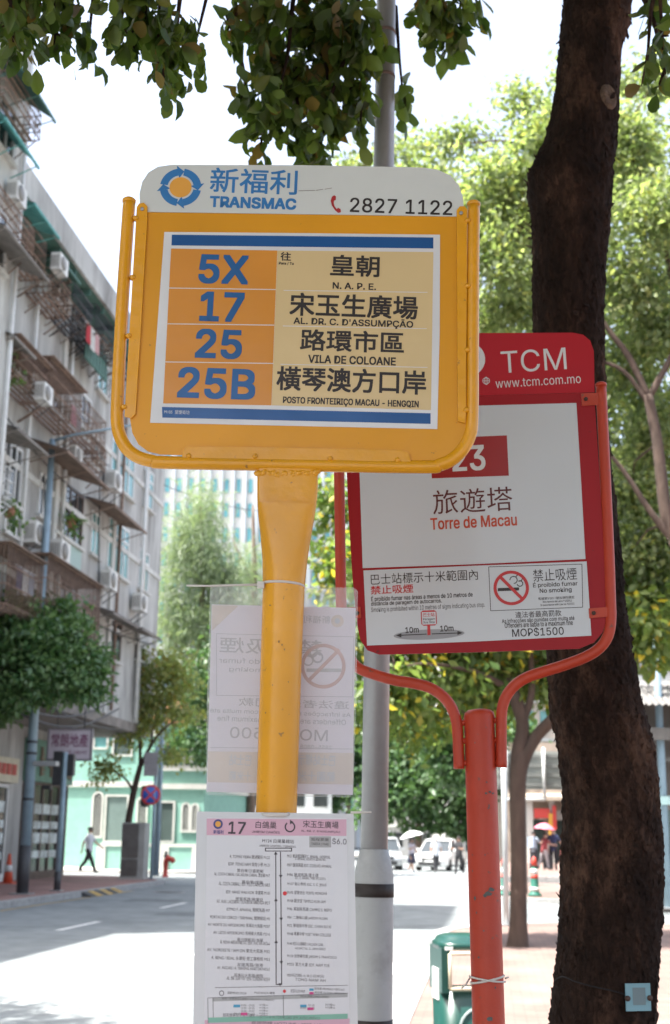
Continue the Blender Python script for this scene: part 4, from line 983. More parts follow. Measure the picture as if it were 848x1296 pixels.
# ------------------------------------------------------------------ cars
car_white = M('car_white', (.72, .73, .73), .25, .02, 1, coat=1.0); car_silver = M('car_silver', (.5, .52, .53), .3, .02, 1, metal=.3, coat=1.0)
rubber = M('rubber', (.02, .02, .02), .8, .1); rim_m = M('wheel_rim', (.5, .5, .5), .3, .1, metal=.8); lampg = M('headlamp', (.75, .78, .8), .1, .05, 3, spec=.8); black_pl = M('black_plastic', (.025, .025, .028), .5, .1)
def car(label, loc, rz, paint, H=1.55, L=4.3, W=1.75, van=False):
    """Front towards -y; loc is the middle of the footprint."""
    t = thing('parked_car', label, 'car', mw=Matrix.Translation(loc) @ Matrix.Rotation(rz, 4, 'Z'), group='cars waiting at the crossing'); X = WM[t.name]
    hood = H*.60; w2 = W/2
    def sec(y, zs): # zs: list of (halfwidth, z)
        r = [(-a, y, z) for a, z in zs] + [(a, y, z) for a, z in zs[::-1]]
        return [Vector(p) for p in r]
    m = MB(X)
    prof = [(-L/2, .35, .52, .80), (-L/2+.08, .24, hood*.82, .92), (-L/2+.35, .2, hood*.93, .98), (-L/2+1.0 if not van else -L/2+.5, .2, hood, 1), (0, .2, hood*1.02, 1), (L/2-.6, .2, hood*1.04, 1), (L/2-.12, .24, hood, .96), (L/2, .35, hood*.8, .9)]
    m.rings([sec(y, [(w2*k*.93, z0), (w2*k, z0+.16), (w2*k, z0+(z1-z0)*.65), (w2*k*.94, z1)]) for y, z0, z1, k in prof])
    b_ = m.build('body', paint, t, bevel=.02, smooth=True)
    f0 = -L/2+(.95 if not van else .45); f1 = f0+(.75 if not van else .4)
    m = MB(X)
    m.rings([sec(f0, [(w2*.93, hood*.97), (w2*.9, hood*.985), (w2*.88, hood*1.0)]), sec(f1, [(w2*.93, hood), (w2*.84, H*.82), (w2*.74, H-.06)]), sec(.1, [(w2*.93, hood), (w2*.84, H*.84), (w2*.76, H)]), sec(L/2-.55, [(w2*.93, hood), (w2*.82, H*.84), (w2*.73, H-.05)]), sec(L/2-.1, [(w2*.88, hood), (w2*.8, hood*1.05), (w2*.72, hood*1.1)])])
    m.build('window', M('car_glass', (.03, .04, .045), .06, .1, 1, spec=.8), t, smooth=False)
    m = MB(X); m.rings([sec(f1-.12, [(w2*.76, H-.09), (w2*.7, H-.06)]), sec(.1, [(w2*.79, H-.02), (w2*.7, H+.02)]), sec(L/2-.45, [(w2*.75, H-.08), (w2*.68, H-.03)])]); m.build('roof', paint, t, smooth=True)
    for s in (-1, 1):
        m = MB(X); m.tube([(s*w2*.9, f0, hood), (s*w2*.75, f1, H-.05)], .035, 6); m.build('window_pillar', paint, t)
        m = MB(X); m.tube([(s*w2*.93, .15, hood), (s*w2*.78, .15, H-.03)], .04, 6); m.build('window_pillar', paint, t)
    for s in (-1, 1):
        m = MB(X); m.box((s*w2*.68, -L/2+.09, hood*.72), (w2*.42, .14, .17)); m.build('headlight', lampg, t, bevel=.04)
        m = MB(X); m.box((s*(w2+.1), f0+.35, hood+.1), (.2, .1, .15)); m.build('mirror', paint, t, bevel=.03)
        for y in (-L/2+.8, L/2-.8):
            T = X @ Matrix.Translation((s*(w2-.1), y, .31)) @ Matrix.Rotation(R(90), 4, 'Y')
            m = MB(T); m.lathe([(.2, -.1), (.3, -.1), (.315, -.06), (.315, .06), (.3, .1), (.2, .1)], 20); wo = m.build('wheel', rubber, t, smooth=False)
            m = MB(T); m.lathe([(0, s*.09), (.07, s*.1), (.2, s*.085), (.2, s*.05), (0, s*.05)], 14); m.build('rim', rim_m, wo)
    m = MB(X); m.box((0, -L/2+.03, hood*.62), (w2*.9, .1, .14)); m.box((0, -L/2+.03, .36), (w2*1.3, .1, .16)); m.build('grille', black_pl, t, bevel=.02)
    m = MB(X); m.box((0, -L/2-.025, .5), (.46, .02, .11)); m.build('number_plate', frame_white, t)
    return t
p = gnd(556, 1103, -.13); car('white hatchback with a dark windscreen facing us behind the pedestrians', p+Vector((0, 2.2, 0)), R(-14), car_white, 1.6, 4.2, 1.8)
p = gnd(490, 1101, -.13); car('silver car partly behind the grey lamp post', p+Vector((-.3, 1.5, 0)), R(8), car_silver, 1.65, 4.3, 1.78)
p = gnd(500, 1090, -.13); car('tall white van standing behind the silver car', p+Vector((-1.6, 9, 0)), R(4), car_white, 2.1, 4.8, 1.8, True)
p = gnd(590, 1092, -.13); car('white box van at the far corner behind the white hatchback', p+Vector((1.6, 9, 0)), R(-3), car_white, 2.4, 5.0, 1.9, True)
# ------------------------------------------------------------------ people
skin_m = M('skin', (.42, .26, .19), .6, .06, 10); hair_m = M('hair', (.02, .016, .014), .5, .2, 30)
def cloth(c): return M('cloth_%d_%d_%d' % tuple(int(x*1000) for x in c), c, .85, .12, 14, .2)
def person(label, loc, rz, H, shirt, trousers, shoes=(.05, .05, .05), legs=(0.25, -0.25), knees=(0.1, 0.35), arms=(0.3, -0.3), elbows=(.3, .3), spread=.08, hair=True, skirt=None, bare=False, lean=0.0, crouch=False):
    t = thing('person', label, 'person', mw=Matrix.Translation(loc) @ Matrix.Rotation(rz, 4, 'Z')); X = WM[t.name]; s = H/1.75
    V, E, RAD, KIND = [], [], [], []
    def add(p, r, par=None, kind=0):
        V.append(Vector(p)*s); f_ = 1.0 if kind == 2 and not bare else 1.18; RAD.append((r[0]*s*f_, r[1]*s*f_) if isinstance(r, tuple) else (r*s*f_, r*s*f_)); KIND.append(kind)
        if par is not None: E.append((par, len(V)-1))
        return len(V)-1
    # kinds: 0 shirt 1 trousers 2 skin 3 shoes
    dz = -.42 if crouch else 0
    ly = lambda z: -lean*(z-.93)
    pel = add((0, 0, .93+dz), (.15, .11), None, 1); sp = add((0, ly(1.13), 1.13+dz), (.135, .1), pel, 0); ch = add((0, ly(1.33), 1.34+dz), (.155, .11), sp, 0)
    nk = add((0, ly(1.47), 1.475+dz), .058, ch, 0); hb = add((0, ly(1.55)-.012, 1.55+dz), (.066, .075), nk, 2); hd = add((0, ly(1.63)-.015, 1.635+dz), (.08, .098), hb, 2); ht = add((0, ly(1.7)-.0, 1.705+dz), (.062, .075), hd, 2)
    hands = []
    for k, sx in enumerate((-1, 1)):
        sh = add((sx*.17, ly(1.41), 1.415+dz), .062, ch, 0); a = arms[k]; e = elbows[k]
        el = Vector((sx*(.2+spread), ly(1.41)-math.sin(a)*.28, 1.415+dz-math.cos(a)*.28)); wr = el + Vector((0, -math.sin(a+e)*.24, -math.cos(a+e)*.24))
        d = (wr-el).normalized()
        i1 = add(Vector((sx*.17, ly(1.41), 1.415+dz))*.35 + el*.65, .05, sh, 0); ie = add(el, .044, i1, 2); iw = add(wr, .031, ie, 2); add(wr+d*.075, (.042, .022), iw, 2); hands.append((wr, d, sx))
    for k, sx in enumerate((-1, 1)):
        a, kn = legs[k], knees[k]
        if crouch: a, kn = 1.75, 2.2
        hp = add((sx*.095, 0, .88+dz), .1, pel, 1); kp = Vector((sx*.1, -math.sin(a)*.42, .88+dz-math.cos(a)*.42)); ap = kp + Vector((0, -math.sin(a-kn)*.4, -math.cos(a-kn)*.4))
        ik_ = add(kp, .068, hp, 2 if bare else 1); ia = add(ap, .045, ik_, 2 if bare else 1); hl = add(ap+Vector((0, .03, -.05)), .042, ia, 3); add(ap+Vector((0, -.14, -.055)), (.045, .032), ia, 3)
    zmin = min(v.z for v in V) - .03*s
    for v in V: v.z -= zmin
    off = -zmin/s
    me = bpy.data.meshes.new('figure'); me.from_pydata(V, E, []); o = bpy.data.objects.new('figure', me); COL.objects.link(o)
    md = o.modifiers.new('skin', 'SKIN'); md.use_smooth_shade = True
    for i, r in enumerate(RAD): me.skin_vertices[0].data[i].radius = r
    me.skin_vertices[0].data[0].use_root = True
    o.modifiers.new('sub', 'SUBSURF').levels = 1
    dg = bpy.context.evaluated_depsgraph_get(); em = bpy.data.meshes.new_from_object(o.evaluated_get(dg)); bpy.data.objects.remove(o)
    bm = bmesh.new(); bm.from_mesh(em); bpy.data.meshes.remove(em)
    for f in bm.faces:
        c = f.calc_center_median(); best, bk = 1e9, 0
        for a, b_ in E:
            ab = V[b_]-V[a]; u = max(0, min(1, (c-V[a]).dot(ab)/max(ab.length_squared, 1e-9))); dd = (c-V[a]-ab*u).length - (RAD[a][0]*(1-u)+RAD[b_][0]*u)
            if dd < best: best, bk = dd, KIND[b_]
        f.material_index = bk; f.smooth = True
    m = MB(X); m.bm.free(); m.bm = bm
    m.mat(2)
    for wr, d, sx in hands:   # palm, four fingers and a thumb
        w0 = Vector((wr.x, wr.y, wr.z+off))*s; side = Vector((0, 1, 0)).cross(d).normalized() if abs(d.y) < .9 else Vector((1, 0, 0)); fw = d.cross(side).normalized()
        for q, ln in zip((-1.5, -.5, .5, 1.5), (.06, .075, .07, .052)):
            p0 = w0 + (d*.085 + fw*q*.018)*s; m.tube([p0, p0+d*ln*.55*s, p0+(d*ln+side*-sx*.02)*s], [.0085*s, .008*s, .006*s], 5)
        p0 = w0 + (d*.035-fw*.03)*s; m.tube([p0, p0+(d*.03-fw*.022)*s, p0+(d*.055-fw*.022)*s], [.011*s, .0095*s, .007*s], 5)
    hz = (1.635+dz+off)*s; hy = (ly(1.63)-.015)*s
    m.tube([(0, hy-.088*s, hz+.015*s), (0, hy-.112*s, hz-.022*s), (0, hy-.088*s, hz-.03*s)], [.008*s, .014*s, .008*s], 6)   # nose
    for sx in (-1, 1): m.lathe([(0, -.012*s), (.02*s, 0), (.028*s, .006*s), (0, .012*s)], 8, Matrix.Translation((sx*.083*s, hy+.01*s, hz)) @ Matrix.Rotation(R(90), 4, 'Y'))
    body = m.build('body', [cloth(shirt), cloth(trousers), skin_m, cloth(shoes)], t)
    if hair:
        h = MB(X @ Matrix.Translation((0, hy+.018*s, hz+.028*s))); h.lathe([(.094*s, -.03*s), (.1*s, .01*s), (.09*s, .055*s), (.06*s, .088*s), (0, .1*s)], 14); h.build('hair', hair_m, t, smooth=True)
    f = MB(X @ Matrix.Translation((0, hy-.093*s, hz)))
    for sx in (-1, 1): f.box((sx*.032*s, 0, .012*s), (.024*s, .012*s, .01*s))
    f.box((0, .004*s, -.052*s), (.045*s, .012*s, .01*s)); f.build('face', hair_m, t)
    if skirt:
        k = MB(X); zt = (.99+off)*s; k.lathe([(.15*s, zt), (.17*s, zt-.12*s), (.2*s, zt-.3*s), (.24*s, zt-.52*s), (.235*s, zt-.52*s), (.1*s, zt-.1*s)], 20); k.build('skirt', cloth(skirt), t, smooth=True)
    hw = [X @ (Vector((a.x, a.y, a.z+off))*s + d*.1*s) for a, d, _ in hands]
    return t, hw
p = gnd(111, 1105)
person('man in a white shirt and dark trousers striding along the left pavement', p, R(78), 1.86, (.62, .62, .66), (.035, .03, .032), legs=(.5, -.42), knees=(.12, .3), arms=(-.35, .5), elbows=(.15, .5))
p = gnd(521, 1104, -.13)
t, hw = person('woman in a pale top and navy skirt carrying a white umbrella near the cars', p, R(50), 1.62, (.5, .47, .55), (.03, .03, .06), (.4, .42, .48), legs=(.3, -.25), arms=(.5, .2), elbows=(1.5, .3), skirt=(.03, .035, .07), bare=True)
h = hw[0]; u = thing('umbrella', 'open white umbrella held over the woman in the navy skirt', 'umbrella', h)
ump = M('umbrella_white', (.72, .74, .75), .6, .04, 4)
def umbrella(t, h, mat, tilt, r=.52):
    X = Matrix.Translation(h) @ Matrix.Rotation(tilt, 4, 'Y'); m = MB(X)
    rs = []
    for f_, z in ((.0, .78), (.35, .74), (.7, .64), (1, .5)):
        rs.append([Vector((max(f_, .01)*r*math.cos(k*math.pi/8)*(1 if k % 2 == 0 else .95), max(f_, .01)*r*math.sin(k*math.pi/8)*(1 if k % 2 == 0 else .95), z+(.02*f_ if k % 2 else 0))) for k in range(16)])
    m.rings(rs, cap=False); m.build('canopy', mat, t)
    m = MB(X); m.tube([(0, 0, -.1), (0, 0, .84)], .008, 6); m.build('shaft', dark_metal, t)
    m = MB(X); m.tube([(0, 0, -.16), (0, 0, -.04)], .016, 8); m.build('handle', black_pl, t)
    m = MB(X)
    for k in range(8): m.tube([(0, 0, .6), (r*.5*math.cos(k*math.pi/4), r*.5*math.sin(k*math.pi/4), .675), (r*.97*math.cos(k*math.pi/4), r*.97*math.sin(k*math.pi/4), .5)], .005, 4)
    m.build('rib', steel_grey, t)
umbrella(u, h, ump, R(-14), .62)
p = gnd(552, 1104, -.13)
t, hw = person('man in a white shirt and pale hat walking past the white hatchback', p, R(20), 1.72, (.6, .64, .68), (.05, .05, .055), legs=(.15, -.2), arms=(.1, -.1), elbows=(.4, .2), hair=False)
k = MB(WM[t.name]); k.lathe([(.16, 1.62), (.15, 1.635), (.1, 1.65), (.095, 1.72), (.06, 1.755), (0, 1.76)], 16); k.build('hat', M('straw_hat', (.5, .46, .4), .8, .1, 20), t, smooth=True)
p = gnd(581, 1107, -.13)
person('person dressed in black walking past the red post with folded arms', p, R(-30), 1.72, (.03, .03, .035), (.025, .025, .028), legs=(.2, -.2), arms=(.35, .35), elbows=(1.4, 1.4))
q = lambda x, y=1101: gnd(x, y, .2)
t, hw = person('person with a blue grey backpack under a pink umbrella at the far shops', q(676), R(150), 1.65, (.3, .36, .42), (.04, .04, .05), arms=(.6, .2), elbows=(1.4, .3), legs=(.1, -.1))
k = MB(WM[t.name]); k.box((0, .19, 1.2), (.32, .18, .46)); k.build('backpack', cloth((.28, .34, .42)), t, bevel=.04)
h = hw[0]; u = thing('umbrella', 'open pink umbrella at the far shops', 'umbrella', h); umbrella(u, h, M('umbrella_pink', (.6, .16, .22), .6, .05, 4), R(6), .5)
person('person in a dark red top and pale trousers at the far shops', q(689), R(120), 1.62, (.25, .045, .05), (.35, .33, .34), arms=(.6, .3), elbows=(.9, .5), lean=.12)
person('person in a grey brown shirt behind the one in dark red', q(693, 1099), R(200), 1.6, (.28, .22, .2), (.32, .28, .3))
t, hw = person('man in a navy shirt and black trousers seen from behind at the far shops', q(701), R(172), 1.78, (.035, .045, .11), (.02, .02, .025), legs=(.06, -.06), arms=(.3, .3), elbows=(1.0, 1.0), spread=.12)
k = MB(WM[t.name]); k.box((0, .15, 1.1), (.3, .12, .22)); k.build('waist_bag', cloth((.06, .06, .08)), t, bevel=.03)
person('person in a coral top crouching beside the dark trunk at the far shops', q(712), R(90), 1.65, (.5, .14, .12), (.05, .06, .1), crouch=True, arms=(.9, .9), elbows=(.5, .5))
b = q(694); t = thing('suitcase', 'black suitcase standing on the far pavement beside the navy shirted man', 'suitcase', b)
m = MB(); m.box(b+Vector((0, 0, .36)), (.45, .28, .6)); m.build('shell', black_pl, t, bevel=.05)
m = MB(); m.tube([b+Vector((-.12, .1, .66)), b+Vector((-.12, .1, .9)), b+Vector((.12, .1, .9)), b+Vector((.12, .1, .66))], .012, 6); m.build('handle', steel_grey, t)
for a in (-.17, .17): m = MB(); m.lathe([(0, -.02), (.04, -.02), (.04, .02), (0, .02)], 10, Matrix.Translation(b+Vector((a, .1, .04))) @ Matrix.Rotation(R(90), 4, 'Y')); m.build('wheel', rubber, t)
# ------------------------------------------------------------------ the yellow stop sign
yel = M('yellow_enamel', (.66, .29, .014), .3, .07, 3, .03, coat=.08, spec=.35, dirt=(.25, .12, .04), dirt_amt=.7, dirt_scale=55, dlo=.66, dhi=.7, bscale=40)
yel_tube = M('yellow_tube_paint', (.70, .315, .008), .27, .1, 4, .08, coat=.25, dirt=(.22, .11, .04), dirt_amt=.75, dirt_scale=60, dlo=.65, dhi=.69, bscale=40)
hdr_white = M('header_white', (.60, .62, .60), .3, .05, 3, coat=.15, dirt=(.5, .52, .5), dirt_amt=.4)
pap_white = M('poster_white', (.66, .66, .67), .16, .05, 5, .05, coat=.12, dirt=(.55, .55, .56), dirt_amt=.5, bscale=14)
p_orange = M('poster_orange', (.62, .25, .04), .2, .05, 6, .06, coat=.12, bscale=14); p_cream = M('poster_cream', (.64, .48, .25), .2, .05, 4, .05, coat=.12, bscale=14)
p_blue = M('poster_blue', (.018, .085, .26), .16, .06, 6, .05, coat=.12, bscale=14)
ink_blue = M('ink_blue', (.018, .10, .28), .25, .08, 8, coat=.12); logo_blue = M('logo_blue', (.03, .17, .42), .35, .06, 6); logo_orange = M('logo_orange', (.70, .33, .05), .35, .05)
ink_black = M('ink_black', (.022, .014, .014), .35, .1); ink_red = M('ink_red', (.36, .015, .02), .35, .1); scratch_m = M('scratch', (.2, .18, .16), .8, .2)
screw_m = M('screw_steel', (.4, .4, .4), .35, .1, metal=.8)
YB = Board(362, 600, 2.1, 0.0, R(-1.25))
t = thing('bus_stop_sign', 'yellow bus stop sign with a white header and a route list, on a yellow post', 'bus stop sign', mw=YB.M)
P = YB.p
def rnd(pts): return smoothpath([Vector((x, y, 0)) for x, y in pts], 5)
body = [(181, 268.5), (172.5, 400), (165.5, 500), (164.5, 530), (167.5, 548), (175, 562), (187, 571), (203, 575), (380, 580), (540, 583.5), (562, 580), (577, 570), (587, 554), (590.5, 532), (590, 400), (588.5, 274.5)]
m = MB(YB.M); YB.sheet(m, body, -.003, .0); m.build('panel', yel, t)
head = [(181, 268)] + [(177, 262), (176.5, 245), (180, 230), (188, 218), (200, 211), (217, 208.5), (380, 209), (535, 212), (553, 214.5), (570, 222), (581, 235), (586, 250), (587.5, 268)] + [(588.5, 274)]
m = MB(YB.M); YB.sheet(m, head, -.0025, .0005); m.build('header', hdr_white, t)
fpath = [(163.5, 256), (158.5, 330), (153.5, 410), (149, 500), (148.5, 535), (152.5, 553), (161, 568), (174, 578), (192, 583.5), (215, 585.5), (380, 588.5), (535, 591), (556, 588.5), (573, 581), (586, 568), (594.5, 551), (597.5, 530), (598, 450), (598.5, 350), (599.5, 260)]
m = MB(YB.M); pts = [Vector((q.x, q.y, 0)) for q in smoothpath([P(x, y, -.004) + Vector((0, 0, -.004 - P(x, y, -.004).z)) for x, y in fpath], 6)]
pts = [Vector((q.x, q.y, -.004)) for q in pts]; m.tube(pts, .0112, 16)
m.build('tube_frame', yel_tube, t, smooth=True)
for (x, y) in ((163.5, 254), (599.5, 258)):
    m = MB(YB.M); c = P(x, y, -.004); m.lathe([(.0118, -.004), (.0122, .001), (.009, .004), (0, .005)], 14, Matrix.Translation((c.x, c.y, -.004)) @ Matrix.Rotation(R(-90), 4, 'X')); m.build('end_cap', yel_tube, t, smooth=True)
for pts in ([(173, 262), (176, 257.5), (182, 256.5), (186.5, 261), (186, 285), (178, 420), (171.5, 524), (166, 529), (157.5, 527)], [(578, 266), (582, 261), (588, 261), (591.5, 265), (589.5, 525), (588.5, 535), (579.5, 533)], [(230, 580), (231.5, 570), (237, 565), (300, 565.5), (400, 567.5), (508, 569.5), (517, 573), (520, 584), (400, 582.5)]):
    m = MB(YB.M); YB.sheet(m, pts, .0006, .0046); m.build('flange', yel_tube, t, bevel=.0008)
for x, y in ((172, 276), (168, 351), (163, 425), (157, 515), (592, 279), (592, 362), (591.5, 443), (590, 519), (239, 577), (323, 577.5), (418, 580.5), (503, 582.5)):
    m = MB(YB.M); c = P(x, y, .004); m.lathe([(.006, -.006), (.0056, .001), (.0035, .0036), (0, .0042)], 10, Matrix.Translation((c.x, c.y, .0045)) @ Matrix.Diagonal((1 if y < 560 else .8, .8, 1, 1))); m.build('weld_bead', yel_tube, t, smooth=True)
for x, y in ((180, 265), (583.5, 270)):
    m = MB(YB.M); c = P(x, y, .004); m.lathe([(.0033, .0), (.003, .0022), (.001, .0024), (0, .0012)], 12, Matrix.Translation((c.x, c.y, .0047))); m.build('screw', screw_m, t, smooth=True)
# flattened post, lofted
def loft(rows, n=28):
    rs = []
    for (x, y, hw, hd, e, zc) in rows:
        c = P(x, y, zc); k = (P(x+1, y, zc) - c).length; r = []
        for i in range(n):
            a = 2*math.pi*i/n; ca, sa = math.cos(a), math.sin(a)
            r.append(Vector((c.x + math.copysign(abs(ca)**e, ca)*hw*k, c.y, zc + math.copysign(abs(sa)**e, sa)*hd*k)))
        rs.append(r)
    return rs
m = MB(YB.M)
rows = [(364, 592, 38, 7, .35, -.006), (364, 612, 38.5, 7.5, .35, -.006), (363.5, 630, 38, 8, .38, -.006), (363, 638.6, 37.3, 8.2, .4, -.006), (363, 639.4, 37.3, 14, .45, -.0065), (362.8, 644, 36.8, 14.6, .48, -.0072), (362.4, 655, 35.5, 15, .55, -.009), (361.5, 680, 32, 18.5, .72, -.013), (360.5, 710, 28.5, 22.5, .88, -.018), (359, 745, 26.6, 26, 1, -.023), (356, 830, 26.2, 26.2, 1, -.026), (352.5, 940, 26, 26, 1, -.028), (349.5, 1030, 26, 26, 1, -.029), (343, 1200, 26, 26, 1, -.03)]
rs = loft(rows); lastc = sum(rs[-1], Vector())/len(rs[-1]); d_ = lastc - sum(rs[-2], Vector())/len(rs[-2]); d_ = d_/d_.y
rs.append([v + d_*(-.02 - lastc.y) for v in rs[-1]])
m.rings(rs); m.build('post', yel_tube, t, smooth=True).data.set_sharp_from_angle(angle=R(38))
m = MB(YB.M)
for i in range(24):
    x = 327 + i*3.2 + random.uniform(-1, 1); c = P(x, 598 + random.uniform(-2.5, 2.5), .006); r = random.uniform(.0035, .006)
    m.lathe([(0, -r), (r, -r*.5), (r*1.1, 0), (r*.7, r*.6), (0, r*.8)], 8, Matrix.Translation((c.x, c.y, .001)) @ Matrix.Rotation(random.uniform(0, 6), 4, 'Z') @ Matrix.Diagonal((1.4, .9, 1, 1)))
m.build('weld_seam', yel_tube, t, smooth=True)
m = MB(YB.M)
for x, y, w_, h_ in ((343, 766, 2.4, .6), (353, 812, .7, 1.4), (357, 816, .6, 1.2), (360, 822, .6, 1), (365, 863, .5, .8), (345, 867, .5, .8), (336, 902, .6, .9), (370, 731, .6, .6)):
    hw = 26.2; dx = (x-(359-(y-745)*.034))/hw; z = -.024 + math.sqrt(max(0, 1-dx*dx))*26.2*.00127 + .0016
    YB.rect(m, x-w_, y-h_, x+w_, y+h_, z)
m.build('paint_chip', M('chip_dark', (.16, .10, .05), .8, .2), t)
# header: emblem and writing
m = MB(YB.M); Z = .0009; cx, cy = 228.5, 237
for k in range(4):
    a0 = 98 + k*90
    YB.ring(m, cx, cy, 16.5, 26.2, Z, a0+4, a0+74, 16)
    c = P(cx, cy, Z); u = (P(cx+1, cy, Z)-c).length
    e = lambda a, r: Vector((c.x+math.cos(R(a))*r*u, c.y+math.sin(R(a))*r*u, Z+.0001))
    m.face([e(a0+3, 12.5), e(a0+4.5, 30.5), e(a0-17, 22.5)])
m.mat(1); YB.ring(m, cx, cy, 0, 14, Z+.0002)
m.build('emblem', [logo_blue, logo_orange], t)
m = MB(YB.M); YB.ink(m, '新福利', 266, 213.5, 376.5, 245, Z, .018); YB.ink(m, 'TRANSMAC', 265.5, 249.5, 375, 264, Z, .045)
m.mat(1); YB.ink(m, '2827 1122', 443, 252, 572.5, 270.5, Z, .012)
m.mat(2)
for x0, y0, x1, y1 in ((378, 241.5, 399, 241), (400, 241, 409, 239.5), (411, 239.5, 420, 238)): YB.line(m, [(x0, y0), (x1, y1)], .8, Z)
m.build('lettering', [logo_blue, ink_black, scratch_m], t)
m = MB(YB.M)
q = [(423, 247), (420, 249), (418.6, 254), (420, 260), (424, 266), (428, 269.5), (431.5, 268.5), (431, 264.5), (428, 263), (426, 264.5), (423.5, 261), (422.4, 257), (422.6, 254), (425, 253), (425.2, 248.5)]
YB.sheet(m, q, Z, Z+.0002); m.build('phone_symbol', ink_red, t)
# route list
m = MB(YB.M); YB.sheet(m, [(208, 293.5), (382, 295), (557, 297), (556.5, 420), (553.5, 543), (372, 539), (190, 535), (199, 415)], .0004, .001); po = m.build('route_poster', pap_white, t)
m = MB(YB.M); z = .0012
YB.quad(m, [(205.5, 528.5), (545, 536.5), (545, 523), (205, 515)], z); YB.quad(m, [(217, 310.5), (548.5, 314.5), (548.5, 300.5), (217.5, 297)], z)
m.mat(1); YB.quad(m, [(206.5, 510.5), (343.5, 513), (351, 317), (216.5, 314.5)], z)
m.mat(2); YB.quad(m, [(343.7, 513), (545.5, 519), (548.5, 319), (351.2, 317)], z)
m.build('colour_fields', [p_blue, p_orange, p_cream], po)
m = MB(YB.M); z = .0014
for y0, y1, x0, x1 in ((364.5, 366.5, 214, 349), (409.8, 411.5, 212, 347), (458, 460, 209, 346)): YB.line(m, [(x0, y0), (x1, y1)], 1.1, z)
for y0, y1, x0, x1 in ((367.5, 370, 359, 541), (412.5, 416, 358, 540), (461, 465, 355, 541)): YB.line(m, [(x0, y0), (x1, y1)], .8, z)
YB.ink(m, 'M105  望廈街坊', 208, 519, 240, 524, z, .005)
m.build('rules', pap_white, po)
m = MB(YB.M); z = .0016
for s_, b_ in (('5X', (251.5, 322.5, 315, 359.5)), ('17', (253, 369.5, 309, 407)), ('25', (247.5, 416.5, 306.5, 454)), ('25B', (225, 465.5, 323.5, 505))): YB.ink(m, s_, *b_, z, .032)
m.build('route_numbers', ink_blue, po)
m = MB(YB.M); I = lambda s_, b_, bold=.03: YB.ink(m, s_, *b_, z, bold)
I('皇朝', (418, 323, 480.5, 350)); I('N. A. P. E.', (421, 358, 476, 366.3)); I('宋玉生廣場', (366.5, 372.5, 529, 402)); I("AL. DR. C. D'ASSUMPÇÃO", (371.5, 402, 523, 414.5))
I('路環市區', (380, 418, 511.5, 445.5)); I('VILA DE COLOANE', (390, 450.5, 501, 461)); I('橫琴澳方口岸', (350, 466, 539.5, 497)); I('POSTO FRONTEIRIÇO MACAU - HENGQIN', (358, 504.5, 530, 515))
I('往', (355, 319, 368.5, 330)); I('Para / To', (353, 331.5, 372, 335.5))
m.build('destinations', ink_black, po)
# cable tie round the post
tie_m = M('nylon_white', (.62, .58, .54), .4, .06)
def ringpts(x, y, r, zc, B, tilt=0, n=20): 
    c = B.p(x, y, zc); return [Vector((c.x+r*math.cos(k*2*math.pi/n), c.y+tilt*math.cos(k*2*math.pi/n), zc+r*math.sin(k*2*math.pi/n))) for k in range(n)]
ct = thing('cable_tie', 'white nylon cable tie with a long tail strapping the sleeve to the yellow post', 'cable tie', mw=YB.M @ Matrix.Translation(P(358, 742, -.02)))
m = MB(YB.M); m.tube(ringpts(358.5, 741, .0348, -.023, YB, -.001), .0022, 6, closed=True); c = P(330, 740, .0); m.box((c.x, c.y, -.002), (.011, .01, .008)); m.build('loop', tie_m, ct)
m = MB(YB.M); m.tube([P(330, 740, -.003), P(300, 740.5, -.006), P(264, 741.5, -.004), P(236, 741, .004)], [.0022, .002, .0018, .0016], 6); m.build('tail', tie_m, ct)
# plastic sleeve with the mirrored notice showing through, behind the post
SZ = -.060
sl_ = thing('plastic_sleeve', 'clear plastic sleeve holding a pale mirrored no smoking notice behind the yellow post', 'notice', mw=YB.M @ Matrix.Translation(P(355, 1006, SZ)))
m = MB(YB.M); YB.sheet(m, [(266, 742), (380, 744), (448, 743.5), (453, 748), (451, 880), (447.5, 1004), (444, 1009), (350, 1008), (264, 1006.5), (260.5, 1003), (262, 880)], SZ+.0012, SZ+.0018); m.build('clear_cover', glass_mat('clear_plastic', (.8, .84, .84), .16, .12), sl_)
paper_back = leaf_mat('thin_paper', (.78, .76, .80), (.78, .76, .80), .55, tint=(1.05, 1.0, 1.05))
m = MB(YB.M); YB.sheet(m, [(268, 765), (356, 767), (450.3, 769.5), (448, 890), (446.5, 1006), (350, 1004), (261.5, 1002), (265, 880)], SZ-.0012, SZ-.0008); m.build('paper', paper_back, sl_)
faint = M('faint_print', (.41, .40, .43), .5, .05); faint_red = M('faint_red', (.52, .32, .31), .5, .05); faint_blue = M('faint_blue', (.42, .45, .55), .5, .05); faint_peach = M('faint_peach', (.60, .50, .46), .5, .05)
m = MB(YB.M); z = SZ-.0005
J = lambda s_, b_, bold=.01: YB.ink(m, s_, *b_, z, bold, True)
J('禁止吸煙', (278, 808, 408, 828)); J('É proibido fumar', (277, 832, 372, 842)); J('No smoking', (290, 845, 360, 852)); J('違法者最高罰款', (302, 885, 442, 895.5)); J('As infracções são punidas com multa até', (266, 899, 444, 906)); J('Offenders are liable to a maximum fine', (275, 908, 438, 915)); J('MOP$1500', (291, 920, 415, 938)); J('新福利', (385, 779, 418, 789)); J('2855-0808', (380, 943, 420, 948))
for (a, b_) in (((274, 802), (274, 880)), ((274, 880), (446, 882)), ((446, 882), (448, 806)), ((448, 806), (274, 802)), ((266, 946), (446, 948))): YB.line(m, [a, b_], .7, z)
m.mat(1); YB.ring(m, 409, 843, 24, 28.5, z+.0003); YB.line(m, [(429.5, 822), (389, 863)], 4.5, z+.0004)
